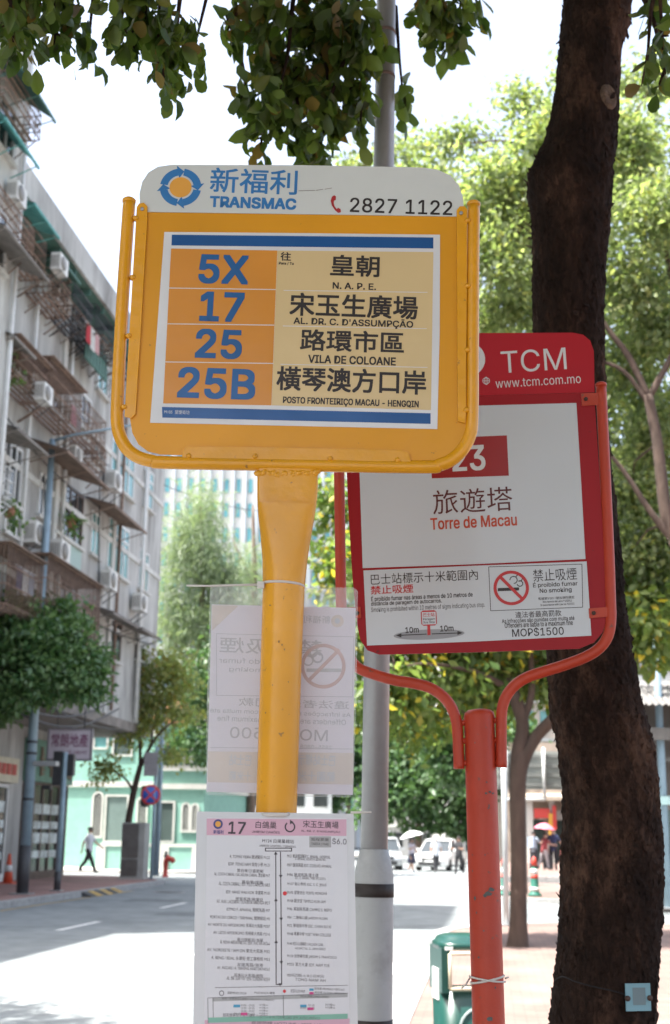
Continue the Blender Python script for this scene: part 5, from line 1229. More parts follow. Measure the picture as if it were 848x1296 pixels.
m.mat(0); YB.rect(m, 388, 846, 432, 850.5, z+.0001); YB.ring(m, 402, 832, 5, 7.5, z+.0001, n=16); YB.ring(m, 395, 825, 5, 7.5, z+.0001, n=16); YB.ring(m, 390, 836, 5, 7, z+.0001, n=16)
m.mat(3); YB.quad(m, [(268.5, 798), (302, 766.5), (268.5, 766)], z); YB.quad(m, [(262.5, 990), (447, 993), (447.5, 953), (263.5, 951)], z); YB.ring(m, 427, 786, 3, 8, z)
m.mat(2); J('巴士站標示', (377, 955, 424, 969)); J('範圍十米', (377, 976, 424, 989)); J('巴士站', (290, 955, 318, 969)); J('十米範', (290, 976, 318, 988)); YB.ring(m, 427, 786, 0, 3.5, z+.0001)
m.build('print', [faint, faint_red, faint_blue, faint_peach], sl_)
# timetable in front of the post
TZ = .016
tt = thing('timetable', 'laminated pink headed route timetable strapped to the yellow post', 'timetable', mw=YB.M @ Matrix.Translation(P(348, 1330, TZ)))
m = MB(YB.M); YB.sheet(m, [(249, 1027), (447.5, 1030), (450.5, 1180), (453.5, 1325), (244, 1325), (246, 1180)], TZ-.0012, TZ); m.build('laminate', M('laminate', (.60, .61, .63), .25, .03, 3, coat=.3), tt)
m = MB(YB.M); YB.sheet(m, [(262, 1034.5), (439, 1035.5), (440.5, 1180), (443, 1318), (258, 1318), (260, 1180)], TZ+.0001, TZ+.0004); m.build('paper', M('timetable_paper', (.63, .63, .66), .3, .03, 3, coat=.2), tt)
pk = M('pink_band', (.60, .36, .45), .35, .05); gy = M('grey_band', (.36, .36, .36), .4, .05); gn = M('green_band', (.20, .42, .33), .4, .05); ink_d = M('ink_dark', (.045, .035, .045), .4, .1); cyan = M('cyan_chip', (.06, .30, .48), .4, .05); mag = M('magenta_chip', (.55, .06, .22), .4, .05); ink_s = M('ink_small', (.12, .11, .12), .4, .1); navy = M('navy_ink', (.04, .05, .2), .4, .05)
m = MB(YB.M); z = TZ+.0006
YB.quad(m, [(261.5, 1057), (438.5, 1058), (438.5, 1037), (261.5, 1036)], z); YB.quad(m, [(259, 1300), (442.5, 1298), (442.5, 1289), (259, 1291)], z)
m.mat(1); YB.rect(m, 391.5, 1058.5, 419, 1072.5, z); YB.quad(m, [(269, 1267.5), (440, 1262), (440, 1257), (269, 1262.5)], z)
m.mat(2); YB.quad(m, [(263.5, 1294.5), (440, 1289.5), (440, 1283), (263.5, 1288)], z+.0002)
m.mat(3)
for x0, y0, x1, y1 in ((295.5, 1271.5, 304, 1275), (380, 1271.5, 388, 1275), (391.5, 1251, 397, 1254)): YB.rect(m, x0, y0, x1, y1, z)
m.mat(4)
for x0, y0, x1, y1 in ((305, 1281.5, 313, 1285), (389, 1275, 397, 1278.5), (391.5, 1255.5, 397, 1258.5)): YB.rect(m, x0, y0, x1, y1, z+.0004)
m.build('colour_bands', [pk, gy, gn, cyan, mag], tt)
m = MB(YB.M); z = TZ+.0008; I = lambda s_, b_, bold=.0: YB.ink(m, s_, *b_, z, bold)
I('17', (289, 1040, 311, 1055.5), .02); I('白鴿巢', (323.5, 1039.5, 350, 1048.5), .008); I('JARDIM CAMÕES', (319, 1051, 354, 1054.5), .01); I('宋玉生廣場', (383.5, 1039, 428.5, 1048), .008); I("AL. DR. C. D'ASSUMPÇÃO", (381, 1050.5, 430.5, 1054), .01); I('$6.0', (420.5, 1060.5, 438.5, 1069.5), .0)
YB.ring(m, 367, 1046.5, 5, 6.8, z, 130, 440, 24); YB.sheet(m, [(367, 1037.5), (367, 1043.5), (371.5, 1040.5)], z, z+.0001)
I('M124 白鴿巢總站', (332, 1062, 372, 1067), .005); I('JARDIM CAMÕES / TERMINAL', (328, 1069, 375, 1072.5), .005)
YB.rect(m, 336, 1073, 369, 1074, z); YB.rect(m, 336, 1076.6, 369, 1077.6, z); YB.rect(m, 335.4, 1073, 336.6, 1077.6, z); YB.rect(m, 368.4, 1073, 369.6, 1077.6, z)
for a, b_ in (((349, 1078), (349.5, 1246)), ((355, 1078), (356.5, 1246))): YB.line(m, [a, b_], 1.1, z)
YB.line(m, [(349.5, 1246), (356.5, 1246)], 1.1, z)
for x, y, u in ((349, 1080, -1), (355.3, 1109, 1), (349.3, 1139, -1), (355.8, 1163, 1), (349.5, 1192, -1), (356, 1218, 1), (354.5, 1246, 1)): YB.sheet(m, [(x-2.3, y-u*1.5), (x+2.3, y-u*1.5), (x, y+u*2.2)], z, z+.0001)
m.mat(1)
Lr = [(291, 1084.5, 'R. TOMÁS VIEIRA 鏡湖醫院 M122'), (289, 1094, 'EDIF. TONG NAM 東南小學 M121'), (0, 0, ''), (271, 1107, 'AL. COSTA CABRAL / SACADURA CABRAL 賈伯樂 M17'), (277, 1119.5, 'AL. COSTA CABRAL / EST. FILO CARNEIRO M83'), (286, 1129.5, 'EDF. HANG WAN KOK 幸運閣 M101'), (274, 1142, 'AV. ALM. LACERDA / OUVIDOR ARRIAGA M19'), (287, 1151.5, 'ISTMO F. AMARAL 關閘馬路 M7'), (266, 1161.5, 'PORTAS DO CERCO / TERMINAL 關閘總站 M1'), (263, 1171, 'AV. NORTE DO HIPÓDROMO 馬場北大馬路 M207'), (270, 1181, 'AV. LESTE HIPÓDROMO 馬場東大馬路 M216'), (279, 1193.5, 'R. NOVA AREIA PRETA / EDF. HAI WA M244'), (262, 1203, 'AV. NORDESTE / IAM ON 東北大馬路 M52'), (268, 1213, 'R. BENG / EDAL 永華街 勞工事務局 M53'), (275, 1225.5, 'AV. AMIZADE / R. TERMINAL MARÍTIMO M242'), (287, 1239, 'AL. DR. SUN YAT SEN / CINEMA M259')]
for x, y, s_ in Lr:
    if s_: I(s_, (x, y-2.6, 341.5, y+2.4), .004)
for x, y, s_ in ((300, 1102.5, '賈伯樂/沙嘉都喇'), (306, 1117, '賈伯樂/得勝'), (298, 1138.5, '提督馬路/雅廉訪'), (300, 1190, '黑沙環新街/海華'), (300, 1221.5, '友誼馬路/海港'), (296, 1235, '孫逸仙大馬路/戲院')): I(s_, (x, y-2.6, 333, y+2), .004)
Rr = [(1084, 'M121 鏡湖/鏡湖醫院 C. AMARAL / HOSPITAL', 418), (1095.5, 'M97 鏡湖馬路 EST. COELHO AMARAL', 420), (1107.5, 'M96 鏡湖馬路/連士德', 403), (1119.5, 'M107 聖心學校 ESC. S. C. JESUS', 413), (1130, 'M105 望廈炮台 FORTE MONGHÁ', 414), (1140.5, 'M108 觀音堂 TEMPLO KUN IAM', 412), (1151, 'M46 美副將馬路 CAMPO S. BISPO', 420), (1162, 'M81 二龍喉公園 JARDIM FLORA', 415), (1172, 'M72 陳瑞祺中學 ESC. CHAN SUI KI', 419), (1182.5, 'M148 粵華中學 YUET WAH COLLEGE', 419), (1195, 'M140 塔石/山頂醫院 CALÇADA GAIA', 409), (1211, 'M150 加思欄花園 JARDIM S. FRANCISCO', 426), (1221, 'M253 東方大廈 EDF. NAM YUE', 417), (1235, 'M258 宋玉生廣場 / AL. DR. D. ASSUMPÇÃO', 410)]
for y, s_, x in Rr: I(s_, (363.5, y-2.5, x, y+2.4), .004)
for y, s_ in ((1088, 'C. AMARAL, HOSPITAL KIANG WU'), (1112, 'EST. C. AMARAL / HORTA E COSTA'), (1200.5, 'HOSPITAL S. JANUÁRIO'), (1240.5, 'TONG NAM AH')): I(s_, (373.5, y-2, 412, y+1.6), .004)
I('短程票價', (394, 1060.5, 416, 1064.5), .01); I('TARIFA / FARE', (394, 1066.5, 416, 1070), .01)
YB.ring(m, 280.5, 1257, 2.4, 3.3, z, n=14); I('循環線 PERCURSO CIRCULAR', (288, 1255, 312, 1258.5)); I('MUDANÇA 轉車', (322, 1255, 348, 1258.5)); I('現在位置 LOCAL DESTA PARAGEM', (368, 1252, 386, 1256.5)); I('首班車 PRIMEIRO VEÍCULO', (398, 1250, 436, 1253.5)); I('尾班車 ÚLTIMO VEÍCULO', (398, 1255, 436, 1258))
I('星期一至星期五及星期六 SEGUNDA A SÁBADO', (281, 1263, 347, 1266)); I('星期日及公眾假期 DOMINGO E FERIADOS', (380, 1259.5, 416, 1263))
for i in range(4): I('06:50 - 09:00', (305 if i != 3 else 296, 1271+i*3.6, 322, 1273.6+i*3.6)); I('6-8 分鐘 min', (328, 1270.5+i*3.6, 339, 1273+i*3.6))
for i in range(2): I('09:00 - 20:00', (390 if i == 0 else 380, 1271+i*3.6, 398, 1273.6+i*3.6)); I('8-10 分鐘 min', (412, 1270+i*3.6, 424, 1273+i*3.6))
for a, b_ in (((263, 1263), (440.5, 1257)), ((263, 1263), (263.5, 1295)), ((358.5, 1260), (359, 1288)), ((269.5, 1263), (270, 1288)), ((272, 1250), (440, 1247))): YB.line(m, [a, b_], .6, z)
I('如有變更恕不另行通知 SUJEITO A ALTERAÇÕES SEM AVISO PRÉVIO', (282, 1284, 405, 1290)); I('查詢熱線 HOTLINE : 2827-1122', (318, 1293.5, 410, 1297.5))
m.mat(2); YB.ring(m, 276, 1043, 2.5, 6, z); I('新福利', (270, 1050.5, 283, 1055.5), .02)
m.mat(3); YB.ring(m, 276, 1043, 0, 3.6, z+.0001)
m.mat(4); YB.ring(m, 360.5, 1130.7, 0, 2.6, z); YB.ring(m, 360, 1254.5, 0, 2, z)
m.build('print', [ink_d, ink_s, navy, logo_orange, M('red_dot', (.6, .03, .04), .4)], tt)
ct = thing('cable_tie', 'white nylon cable tie with a short tail at the top edge of the timetable', 'cable tie', mw=YB.M @ Matrix.Translation(P(350, 1030, -.02)))
m = MB(YB.M); m.tube(ringpts(349.5, 1031, .0352, -.029, YB), .0022, 6, closed=True); m.tube([P(332, 1030, .014), P(340, 1031.5, .019), P(360, 1031.5, .019), P(366, 1030, .014)], .003, 6); m.build('loop', tie_m, ct)
m = MB(YB.M); m.tube([P(444, 1028.5, .018), P(458, 1028, .012), P(470, 1028, .01)], [.0022, .002, .0015], 6); m.build('tail', tie_m, ct)

# ------------------------------------------------------------------ the red stop sign
red_en = M('red_enamel', (.31, .014, .02), .4, .08, 2.5, .04, spec=.2, dirt=(.09, .03, .03), dirt_amt=.7, dirt_scale=50, dlo=.67, dhi=.7, bscale=40)
red_hd = M('red_header_film', (.42, .014, .024), .35, .06, 3, spec=.25)
red_tube = M('red_tube_paint', (.44, .042, .014), .45, .1, 4, .12, dirt=(.14, .07, .05), dirt_amt=.75, dirt_scale=48, dlo=.64, dhi=.68, bscale=40)
sheet_w = M('sheet_white', (.56, .59, .62), .3, .04, 2, coat=.2)
ink_w = M('ink_white', (.66, .66, .66), .35, .05); ink_torre = M('ink_orange_red', (.50, .06, .02), .35, .05); ink_br = M('ink_brown_red', (.10, .012, .012), .35, .08); badge = M('badge_red', (.32, .012, .014), .3, .06); ink_r2 = M('ink_sign_red', (.50, .018, .02), .35, .05); oval = M('oval_grey', (.30, .31, .33), .4, .05)
RB = Board(610, 900, 2.75, R(-6), R(2.4))
t = thing('bus_stop_sign', 'red bus stop sign with white sheets in a forked tube frame on a red post', 'bus stop sign', mw=RB.M)
P = RB.p
m = MB(RB.M); RB.sheet(m, [(752, 497), (760, 620), (768.5, 760), (768.5, 780), (763, 800), (752, 813), (733, 821), (600, 825.5), (480, 828.5), (465, 823), (456, 810), (452, 790), (446, 730), (440.5, 640), (437.5, 560), (434, 505)], -.003, 0); m.build('panel', red_en, t)
m = MB(RB.M); RB.sheet(m, [(752.5, 496.5), (752, 460), (751.5, 444), (747, 431), (738, 423.5), (725, 421), (600, 421.5), (456, 423.5), (442, 427), (435, 436), (432, 452), (434, 505)], -.0025, .0006); m.build('header', red_hd, t)
m = MB(RB.M); z = .0009; I = lambda s_, b_, bold=.0: RB.ink(m, s_, *b_, z, bold)
I('TCM', (634, 442, 716.5, 470), -.012); I('www.tcm.com.mo', (627, 477.5, 735, 488), .006)
RB.ring(m, 590, 455, 16, 24, z, -70, 70, 20); RB.ring(m, 615.3, 482, 3.9, 4.7, z, n=20); RB.ring(m, 615.3, 482, 1.8, 2.5, z, n=16, sy=2.2); RB.line(m, [(611, 482), (619.6, 482)], .7, z); RB.line(m, [(615.3, 477.6), (615.3, 486.4)], .7, z)
m.build('lettering', ink_w, t)
m = MB(RB.M); RB.sheet(m, [(452, 516), (600, 513.5), (729.5, 510), (735.5, 610), (741, 707.5), (600, 714), (459, 719), (455.5, 610)], .0004, .001); s1 = m.build('route_sheet', sheet_w, t)
m = MB(RB.M); RB.quad(m, [(546.5, 605.5), (644, 602), (641.5, 551), (543.5, 555)], .0012); m.build('number_badge', badge, s1)
m = MB(RB.M); z = .0014; RB.ink(m, '23', 572, 563.5, 614, 596, z, .02); m.mat(1); RB.ink(m, '旅遊塔', 547.5, 618, 648.5, 648.5, z, -.008); m.mat(2); RB.ink(m, 'Torre de Macau', 544.5, 653, 654, 668, z, .02); m.build('lettering', [ink_w, ink_br, ink_torre], s1)
m = MB(RB.M); RB.sheet(m, [(460, 722), (600, 716), (742.5, 710.5), (748.5, 804.5), (600, 812), (464.5, 817)], .0004, .001); s2 = m.build('notice_sheet', sheet_w, t)
m = MB(RB.M); z = .0013; I = lambda s_, b_, bold=.0: RB.ink(m, s_, *b_, z, bold)
I('巴士站標示十米範圍內', (469, 723.5, 604.5, 737), -.004); I('É proibido fumar nas áreas a menos de 10 metros de', (469.5, 751, 598, 759.5), .015); I('distância de paragem de autocarros.', (469.5, 759.5, 559, 766), .015); I('Smoking is prohibited within 10 metres of signs indicating bus stop.', (469.5, 765.5, 613.5, 773), .006)
I('10m', (513, 793.5, 530, 801), .02); I('10m', (557, 791.5, 574, 799), .02); I('禁止吸煙', (674.5, 719.5, 730, 735), .006); I('É proibido fumar', (674.5, 735.5, 731, 743.5), .02); I('No smoking', (683, 744, 723.5, 751), .02); I('根據第5/2011號法律的規定', (681, 755, 727, 758.5), .01); I('Nos termos da Lei n.º 5/2011', (687, 759.5, 724, 762.5), .015); I('In accordance with Law no. 5/2011', (684, 763.5, 727, 766.5), .015)
I('違法者最高罰款', (652, 773, 710.5, 781), .008); I('As infracções são punidas com multa até', (635, 781.5, 727, 788), .015); I('Offenders are liable to a maximum fine', (638.5, 786.5, 725, 793), .015); I('MOP$1500', (648, 793.5, 713.5, 806), .01)
for a, b_ in (((618.5, 717.5), (736.5, 714)), ((736.5, 714), (737.5, 768.5)), ((737.5, 768.5), (621, 773)), ((621, 773), (618.5, 717.5))): RB.line(m, [a, b_], .8, z)
RB.quad(m, [(630, 748.3), (657, 747.3), (657, 743.3), (630, 744.3)], z+.0001); RB.ring(m, 650, 734, 4, 5.2, z+.0001, -90, 180, 14); RB.ring(m, 657, 731.5, 3.6, 4.8, z+.0001, -110, 160, 14); RB.ring(m, 658, 738.5, 3, 4.2, z+.0001, -170, 100, 14)
for x0, x1, u in ((503, 540, -1), (546.5, 584, 1)): 
    RB.line(m, [(x0, 804.2 if u < 0 else 802.3), (x1, 802.5 if u < 0 else 801)], 1.1, z+.0006); xx = x0 if u < 0 else x1; yy = 804.2 if u < 0 else 801
    RB.sheet(m, [(xx-u*5, yy-2.6), (xx-u*5, yy+2.6), (xx+u*2, yy)], z+.0006, z+.0007)
m.mat(1); I('禁止吸煙', (469, 740.3, 523, 751.3), .02); RB.ring(m, 647, 744, 18.5, 22.5, z+.0003); RB.line(m, [(632.5, 729.5), (661.5, 758.5)], 4, z+.0004)
RB.quad(m, [(541, 804), (545, 803.7), (544.3, 790.5), (540.7, 790.7)], z+.0005)
m.mat(2); RB.ring(m, 543, 803, 0, 45, z-.0001, n=36, sy=.145)
m.mat(1); RB.sheet(m, [(532.5, 775), (535, 772.8), (549.5, 772.3), (552.3, 774.3), (553, 789), (550.8, 791.5), (536, 792), (533.3, 790)], z+.0006, z+.0008); m.mat(3); RB.sheet(m, [(533.8, 774.8), (551.3, 774.2), (551.9, 790), (534.6, 790.6)], z+.0009, z+.001); m.mat(1); RB.ink(m, '巴士站', 535.5, 775.5, 550, 780.5, z+.0012, .01); m.mat(0); RB.ink(m, 'Paragem', 535.5, 782, 550.5, 785.5, z+.0012, .01); RB.ink(m, 'Bus Stop', 536, 786, 550.5, 789.5, z+.0012, .01)
m.build('print', [ink_black, ink_r2, oval, sheet_w], s2)
# forked frame
def tubepath(px, z=-.004): return [Vector((q.x, q.y, z)) for q in smoothpath([P(x, y, z) for x, y in px], 7)]
for px in ([(760.5, 488), (766, 600), (770.5, 700), (772.5, 760), (773, 782), (770, 803), (760, 819), (742, 831), (715, 841.5), (690, 849.5), (668, 857), (652, 867), (641.5, 880), (636, 895), (634.5, 915), (634.5, 971)],
           [(425.5, 470), (428.5, 560), (430.5, 680), (432, 770), (435, 808), (441, 829), (453, 845), (475, 854), (500, 861), (522, 864.5), (543, 870), (559, 880), (570, 893), (577, 910), (579.5, 930), (581, 973)]):
    m = MB(RB.M); m.tube(tubepath(px), .0118, 14); m.build('frame_tube', red_tube, t, smooth=True)
m = MB(RB.M); c = P(760.5, 487, -.004); m.lathe([(.0125, -.004), (.0128, .002), (.009, .005), (0, .006)], 14, Matrix.Translation((c.x, c.y, -.004)) @ Matrix.Rotation(R(-90), 4, 'X')); m.build('end_cap', red_tube, t, smooth=True)
for pts, bo in (([(735.5, 498), (759, 497), (759.5, 512), (736.5, 513.5)], (741.5, 505)), ([(745, 770), (772, 768), (772.5, 780), (746, 782.5)], (751.5, 776)), ([(433, 769), (456, 768), (457, 782), (434, 783)], (452, 776)), ([(427, 502), (450, 501), (450, 515), (427, 516)], (446, 508))):
    m = MB(RB.M); RB.sheet(m, pts, .0012, .0042); o = m.build('bracket', red_tube, t, bevel=.0006)
    m = MB(RB.M); c = P(*bo, .005); m.lathe([(.0048, .0), (.0046, .003), (.003, .0045), (0, .005)], 6, Matrix.Translation((c.x, c.y, .0043))); m.build('bolt', M('rusty_bolt', (.07, .04, .03), .7, .2), o)
m = MB(RB.M); c = P(606.5, 905, -.012); a_ = P(612.5, 1100, -.012); dv = (a_-c); dv /= dv.y; n = 26
k = (P(607.5, 905, -.012)-c).length
def pr(y, r): q = c + dv*(y-c.y); return [Vector((q.x+r*math.cos(i*2*math.pi/n), q.y, q.z+r*math.sin(i*2*math.pi/n))) for i in range(n)]
r0 = 19.6*k; yt = P(606, 898, -.012).y
m.rings([pr(-.02, r0*1.02), pr(.8, r0), pr(yt-.014, r0), pr(yt-.006, r0*.93), pr(yt-.001, r0*.72), pr(yt+.001, r0*.3)]); m.build('post', red_tube, t, smooth=True)
for x, y in ((585, 915), (586, 938), (587, 966), (630, 912), (630, 937), (630, 965)):
    m = MB(RB.M); q = P(x, y, -.008); m.lathe([(.006, -.012), (.0065, 0), (.006, .012)], 8, Matrix.Translation((q.x, q.y, -.006)) @ Matrix.Rotation(R(90), 4, 'Y')); m.build('weld', red_tube, t, smooth=True)
m = MB(RB.M)
def chip(x, y, w_, h_):
    q = P(x, y, -.0); ax = c + dv*(P(x, y, -.012).y-c.y); ux = q.x-ax.x
    for _ in range(3):
        q = P(x, y, ax.z + math.sqrt(max(r0*r0-ux*ux, 1e-8))); ux = max(-r0*.95, min(r0*.95, q.x-ax.x))
    nn = 9; pts = []
    for i in range(nn):
        a = 2*math.pi*i/nn; rr = random.uniform(.55, 1.1); px_ = ux + math.cos(a)*w_*k*rr; pts.append(Vector((ax.x+px_, q.y+math.sin(a)*h_*k*rr, ax.z+math.sqrt(max(r0*r0-px_*px_, 0))+.0007)))
    m.face(pts)
for a in ((617, 1131, 5.5, 3.5), (622, 1126, 4, 3), (614, 1134, 3, 2.5), (601, 1137, 1.5, 4), (615, 1004, 2.2, 2), (620, 1002, 2, 1.6), (624, 1004, 2, 1.4), (616, 990, 1.3, 1.5), (619, 1020, 1, 3), (603, 1155, 1, 2), (612, 1178, 1.6, 1.2), (606, 1212, 1.5, 1.5), (627, 1250, 1, 2), (598, 1082, .8, 1.5), (598, 1102, .8, 2), (618, 1023, 1.4, 1.2), (601, 940, 1, 1), (614, 1082, 1, 1.2), (620, 1290, 4, 3)): chip(*a)
m.build('paint_chip', M('chip_grey', (.10, .10, .095), .7, .3, 30), t)
ct = thing('cable_tie', 'pale cable tie knotted with a loose tail round the red post', 'cable tie', mw=RB.M @ Matrix.Translation(P(616, 1238, 0)))
m = MB(RB.M); ax = c + dv*(P(616, 1238, -.012).y-c.y)
def rp(a, dy, rr=r0+.0015): return Vector((ax.x+rr*math.cos(a), ax.y+dy, ax.z+rr*math.sin(a)))
m.tube([rp(a, .006*math.cos(a)-.002) for a in np.linspace(0, 2*math.pi, 24, endpoint=False)], .0022, 6, closed=True); m.tube([rp(a, -.006*math.cos(a)-.001, r0+.003) for a in np.linspace(.1, math.pi-.1, 14)], .002, 6); m.build('loop', tie_m, ct)
m = MB(RB.M); q0 = rp(.1, -.001, r0+.003); m.tube([q0, q0+Vector((.007, .002, -.004))], .002, 6); q0 = rp(math.pi-.1, .003); e0 = P(584, 1251, .01); m.tube([q0, (q0+e0)/2+Vector((0, -.002, .01)), e0], .002, 6); m.build('tail', tie_m, ct)

# ------------------------------------------------------------------ grey lamp post between the signs
d0 = 4.2; A = lambda x, y: at(x, y, d0); k = d0/FPX
b = A(473.5, 1080); top = A(489, -20); ax = (top-b)/(top.z-b.z); g0 = b - ax*b.z; tp = g0 + ax*8.2
t = thing('street_lamp', 'weathered grey lamp post with a wide base and black tape behind the signs', 'street lamp', g0)
post_m = M('lamp_post_paint', (.36, .36, .37), .4, .1, 3, .08, metal=.3, dirt=(.24, .19, .16), dirt_amt=.35, dirt_scale=5, bscale=30)
at_z = lambda z: g0 + ax*z
zb = A(473, 1076).z
m = MB(); m.tube([at_z(zb-.1), at_z(zb+1), at_z(4.2), at_z(8.2)], [16.7*k, 16.3*k, 14*k, .03], 24); m.build('shaft', post_m, t, smooth=True)
m = MB(); m.tube([at_z(0), at_z(.9), at_z(zb-.075), at_z(zb-.04), at_z(zb), at_z(zb+.004)], [25*k, 24.6*k, 24.2*k, 21.5*k, 17.8*k, 16*k], 24); m.build('base', M('lamp_base_paint', (.42, .43, .43), .45, .12, 4, .1, dirt=(.2, .18, .17), dirt_amt=.5, dirt_scale=7, bscale=30), t, smooth=True)
z0, z1 = A(474, 1135).z, A(474, 1118).z
m = MB(); m.tube([at_z(z0), at_z((z0+z1)/2), at_z(z1)], [24.9*k]*3, 24, cap=True); m.build('tape_band', M('black_tape', (.03, .022, .02), .6, .2, 10, .2), t)
m = MB(); z0 = A(476, 1296).z; m.tube([at_z(z0-.03), at_z(z0+.015)], [25.3*k]*2, 24); m.build('tape_band', MATS['black_tape'], t)
for y in (40, 96): z0 = A(489, y).z; m = MB(); m.tube([at_z(z0-.012), at_z(z0+.0)], [14.5*k]*2, 24); m.build('rust_ring', M('rust_ring', (.26, .18, .16), .8, .3, 20), t)
m = MB(); m.tube([tp, tp+Vector((-.5, 0, .25)), tp+Vector((-1.8, 0, .4))], .03, 8); m.build('arm', post_m, t)
m = MB(); m.lathe([(0, -.06), (.1, -.05), (.14, 0), (.08, .06), (0, .07)], 14, Matrix.Translation(tp+Vector((-2.0, 0, .4))) @ Matrix.Diagonal((2.2, 1, 1, 1))); m.build('lamp_head', post_m, t)

# ------------------------------------------------------------------ green litter bin
d0 = 8.9; k = d0/FPX; b = at(588, 1200, d0); b = Vector((b.x, b.y, 0)); zt = at(593, 1181, d0).z; X = Matrix.Translation(b) @ Matrix.Rotation(YAW+R(8), 4, 'Z')
t = thing('litter_bin', 'dark green litter bin with a rounded hood behind the red post', 'litter bin', mw=X)
bing = M('bin_green', (.006, .055, .045), .35, .1, 3, .05, coat=.2)
w2, dp = 36*k, .2
def rr(z, w_, d_, r_=.115, n=7):
    o = []
    for sx, sy, a0 in ((1, 1, 0), (-1, 1, 90), (-1, -1, 180), (1, -1, 270)):
        for i in range(n): a = R(a0 + 90*i/(n-1)); o.append(Vector((sx*(w_-r_)+r_*math.cos(a), sy*(d_-r_)+r_*math.sin(a), z)))
    return o
m = MB(X); oz0, oz1 = zt-.34, zt-.09
m.rings([rr(.0, w2*.9, dp*.9), rr(.04, w2*.93, dp*.93), rr(.08, w2*.95, dp*.95), rr(oz0, w2, dp)]); m.build('body', bing, t)
m = MB(X); m.rings([rr(oz1, w2, dp), rr(oz1+.04, w2, dp), rr(zt-.05, w2*.96, dp*.95), rr(zt-.018, w2*.86, dp*.84, .1), rr(zt-.004, w2*.66, dp*.64, .08), rr(zt, w2*.4, dp*.4, .05)]); 
for sx in (-1, 1): m.span((sx*w2*.998-sx*.055, -dp*.9, oz0-.01), (sx*w2*.998, dp*.9, oz1+.01))
m.build('hood', bing, t)
m = MB(X); q = [(-w2+.05, oz0+.02), (w2-.05, oz0+.02), (w2-.05, oz1-.02), (-w2+.05, oz1-.02)]
for i in range(4): a, c_ = q[i], q[(i+1) % 4]; m.tube([(a[0], -dp-.003, a[1]), (c_[0], -dp-.003, c_[1])], .012, 6)
m.build('opening_rim', M('rim_cream', (.55, .5, .38), .5, .1), t)
m = MB(X); m.span((-w2-.004, -.1, oz0-.06), (-w2+.002, .08, oz0+.13)); m.build('sticker', frame_white, t); m = MB(X); m.span((-w2+.02, -dp-.004, oz1+.0), (-w2+.07, -dp+.01, oz1+.02)); m.build('sticker', frame_white, t)
m = MB(X); T = Matrix.Translation((.05, -dp-.004, oz0-.23)) @ Matrix.Rotation(R(90), 4, 'X'); m.lathe([(.13, 0), (.145, 0), (.145, .004), (.13, .004)], 24, T, False); m.mat(0); m.span((.0, -dp-.012, oz0-.3), (.1, -dp-.001, oz0-.16)); m.build('emblem_plate', M('bin_grey', (.25, .3, .3), .5, .1), t)

# ------------------------------------------------------------------ the dark tree by the stop
bark = bpy.data.materials.new('dark_bark'); bark.use_nodes = True
N = bark.node_tree.nodes; L = bark.node_tree.links; pb = N['Principled BSDF']; pb.inputs['Roughness'].default_value = .95; pb.inputs['Specular IOR Level'].default_value = .2
tc = N.new('ShaderNodeTexCoord'); mp = N.new('ShaderNodeMapping'); mp.inputs['Scale'].default_value = (1, 1, .45); L.new(tc.outputs['Object'], mp.inputs[0])
n1 = N.new('ShaderNodeTexNoise'); n1.inputs['Scale'].default_value = 26; n1.inputs['Detail'].default_value = 9; n1.inputs['Roughness'].default_value = .72; L.new(mp.outputs[0], n1.inputs['Vector'])
n2 = N.new('ShaderNodeTexNoise'); n2.inputs['Scale'].default_value = 7; n2.inputs['Detail'].default_value = 6; L.new(mp.outputs[0], n2.inputs['Vector'])
cr = N.new('ShaderNodeValToRGB'); cr.color_ramp.elements[0].position = .36; cr.color_ramp.elements[0].color = (.010, .006, .005, 1); cr.color_ramp.elements[1].position = .72; cr.color_ramp.elements[1].color = (.16, .088, .058, 1); e = cr.color_ramp.elements.new(.52); e.color = (.034, .0185, .013, 1)
mxv = N.new('ShaderNodeMath'); mxv.operation = 'MULTIPLY_ADD'; mxv.inputs[1].default_value = .55; L.new(n2.outputs['Fac'], mxv.inputs[0]); ad = N.new('ShaderNodeMath'); ad.operation = 'MULTIPLY'; ad.inputs[1].default_value = .45; L.new(n1.outputs['Fac'], ad.inputs[0]); L.new(ad.outputs[0], mxv.inputs[2])
L.new(mxv.outputs[0], cr.inputs[0]); L.new(cr.outputs[0], pb.inputs['Base Color'])
bp = N.new('ShaderNodeBump'); bp.inputs['Strength'].default_value = .9; bp.inputs['Distance'].default_value = .015; L.new(n1.outputs['Fac'], bp.inputs['Height']); L.new(bp.outputs[0], pb.inputs['Normal'])
d0 = 3.6; k = d0/FPX
OUT = [(-60, 712, 806), (0, 708, 804), (30, 706, 803), (60, 703, 791), (110, 699, 788), (150, 692, 787), (183, 683, 784), (205, 671, 781), (218, 664.5, 780), (240, 662.5, 779), (258, 666, 778), (280, 669, 776), (330, 671, 770), (400, 672, 766), (470, 674, 767), (540, 678, 770), (620, 682, 777), (700, 686, 786), (780, 690, 793), (830, 693, 800), (900, 697, 813), (950, 708, 827), (1000, 714, 831), (1060, 714, 835.5), (1130, 713, 835), (1200, 710, 831), (1260, 703, 826), (1296, 700, 824), (1400, 690, 822)]
b = at(755, 1300, d0); b.z = 0
t = thing('street_tree', 'dark rough barked tree close behind the red sign, leaves hanging into the top', 'tree', b)
ys = np.arange(-60, 1400, 5.0); li = np.interp(ys, [o[0] for o in OUT], [o[1] for o in OUT]); ri = np.interp(ys, [o[0] for o in OUT], [o[2] for o in OUT])
n = 96; rings = []
vo = N.new('ShaderNodeTexVoronoi'); vo.feature = 'DISTANCE_TO_EDGE'; vo.inputs['Scale'].default_value = 30; wv = N.new('ShaderNodeVectorMath'); wv.operation = 'MULTIPLY_ADD'
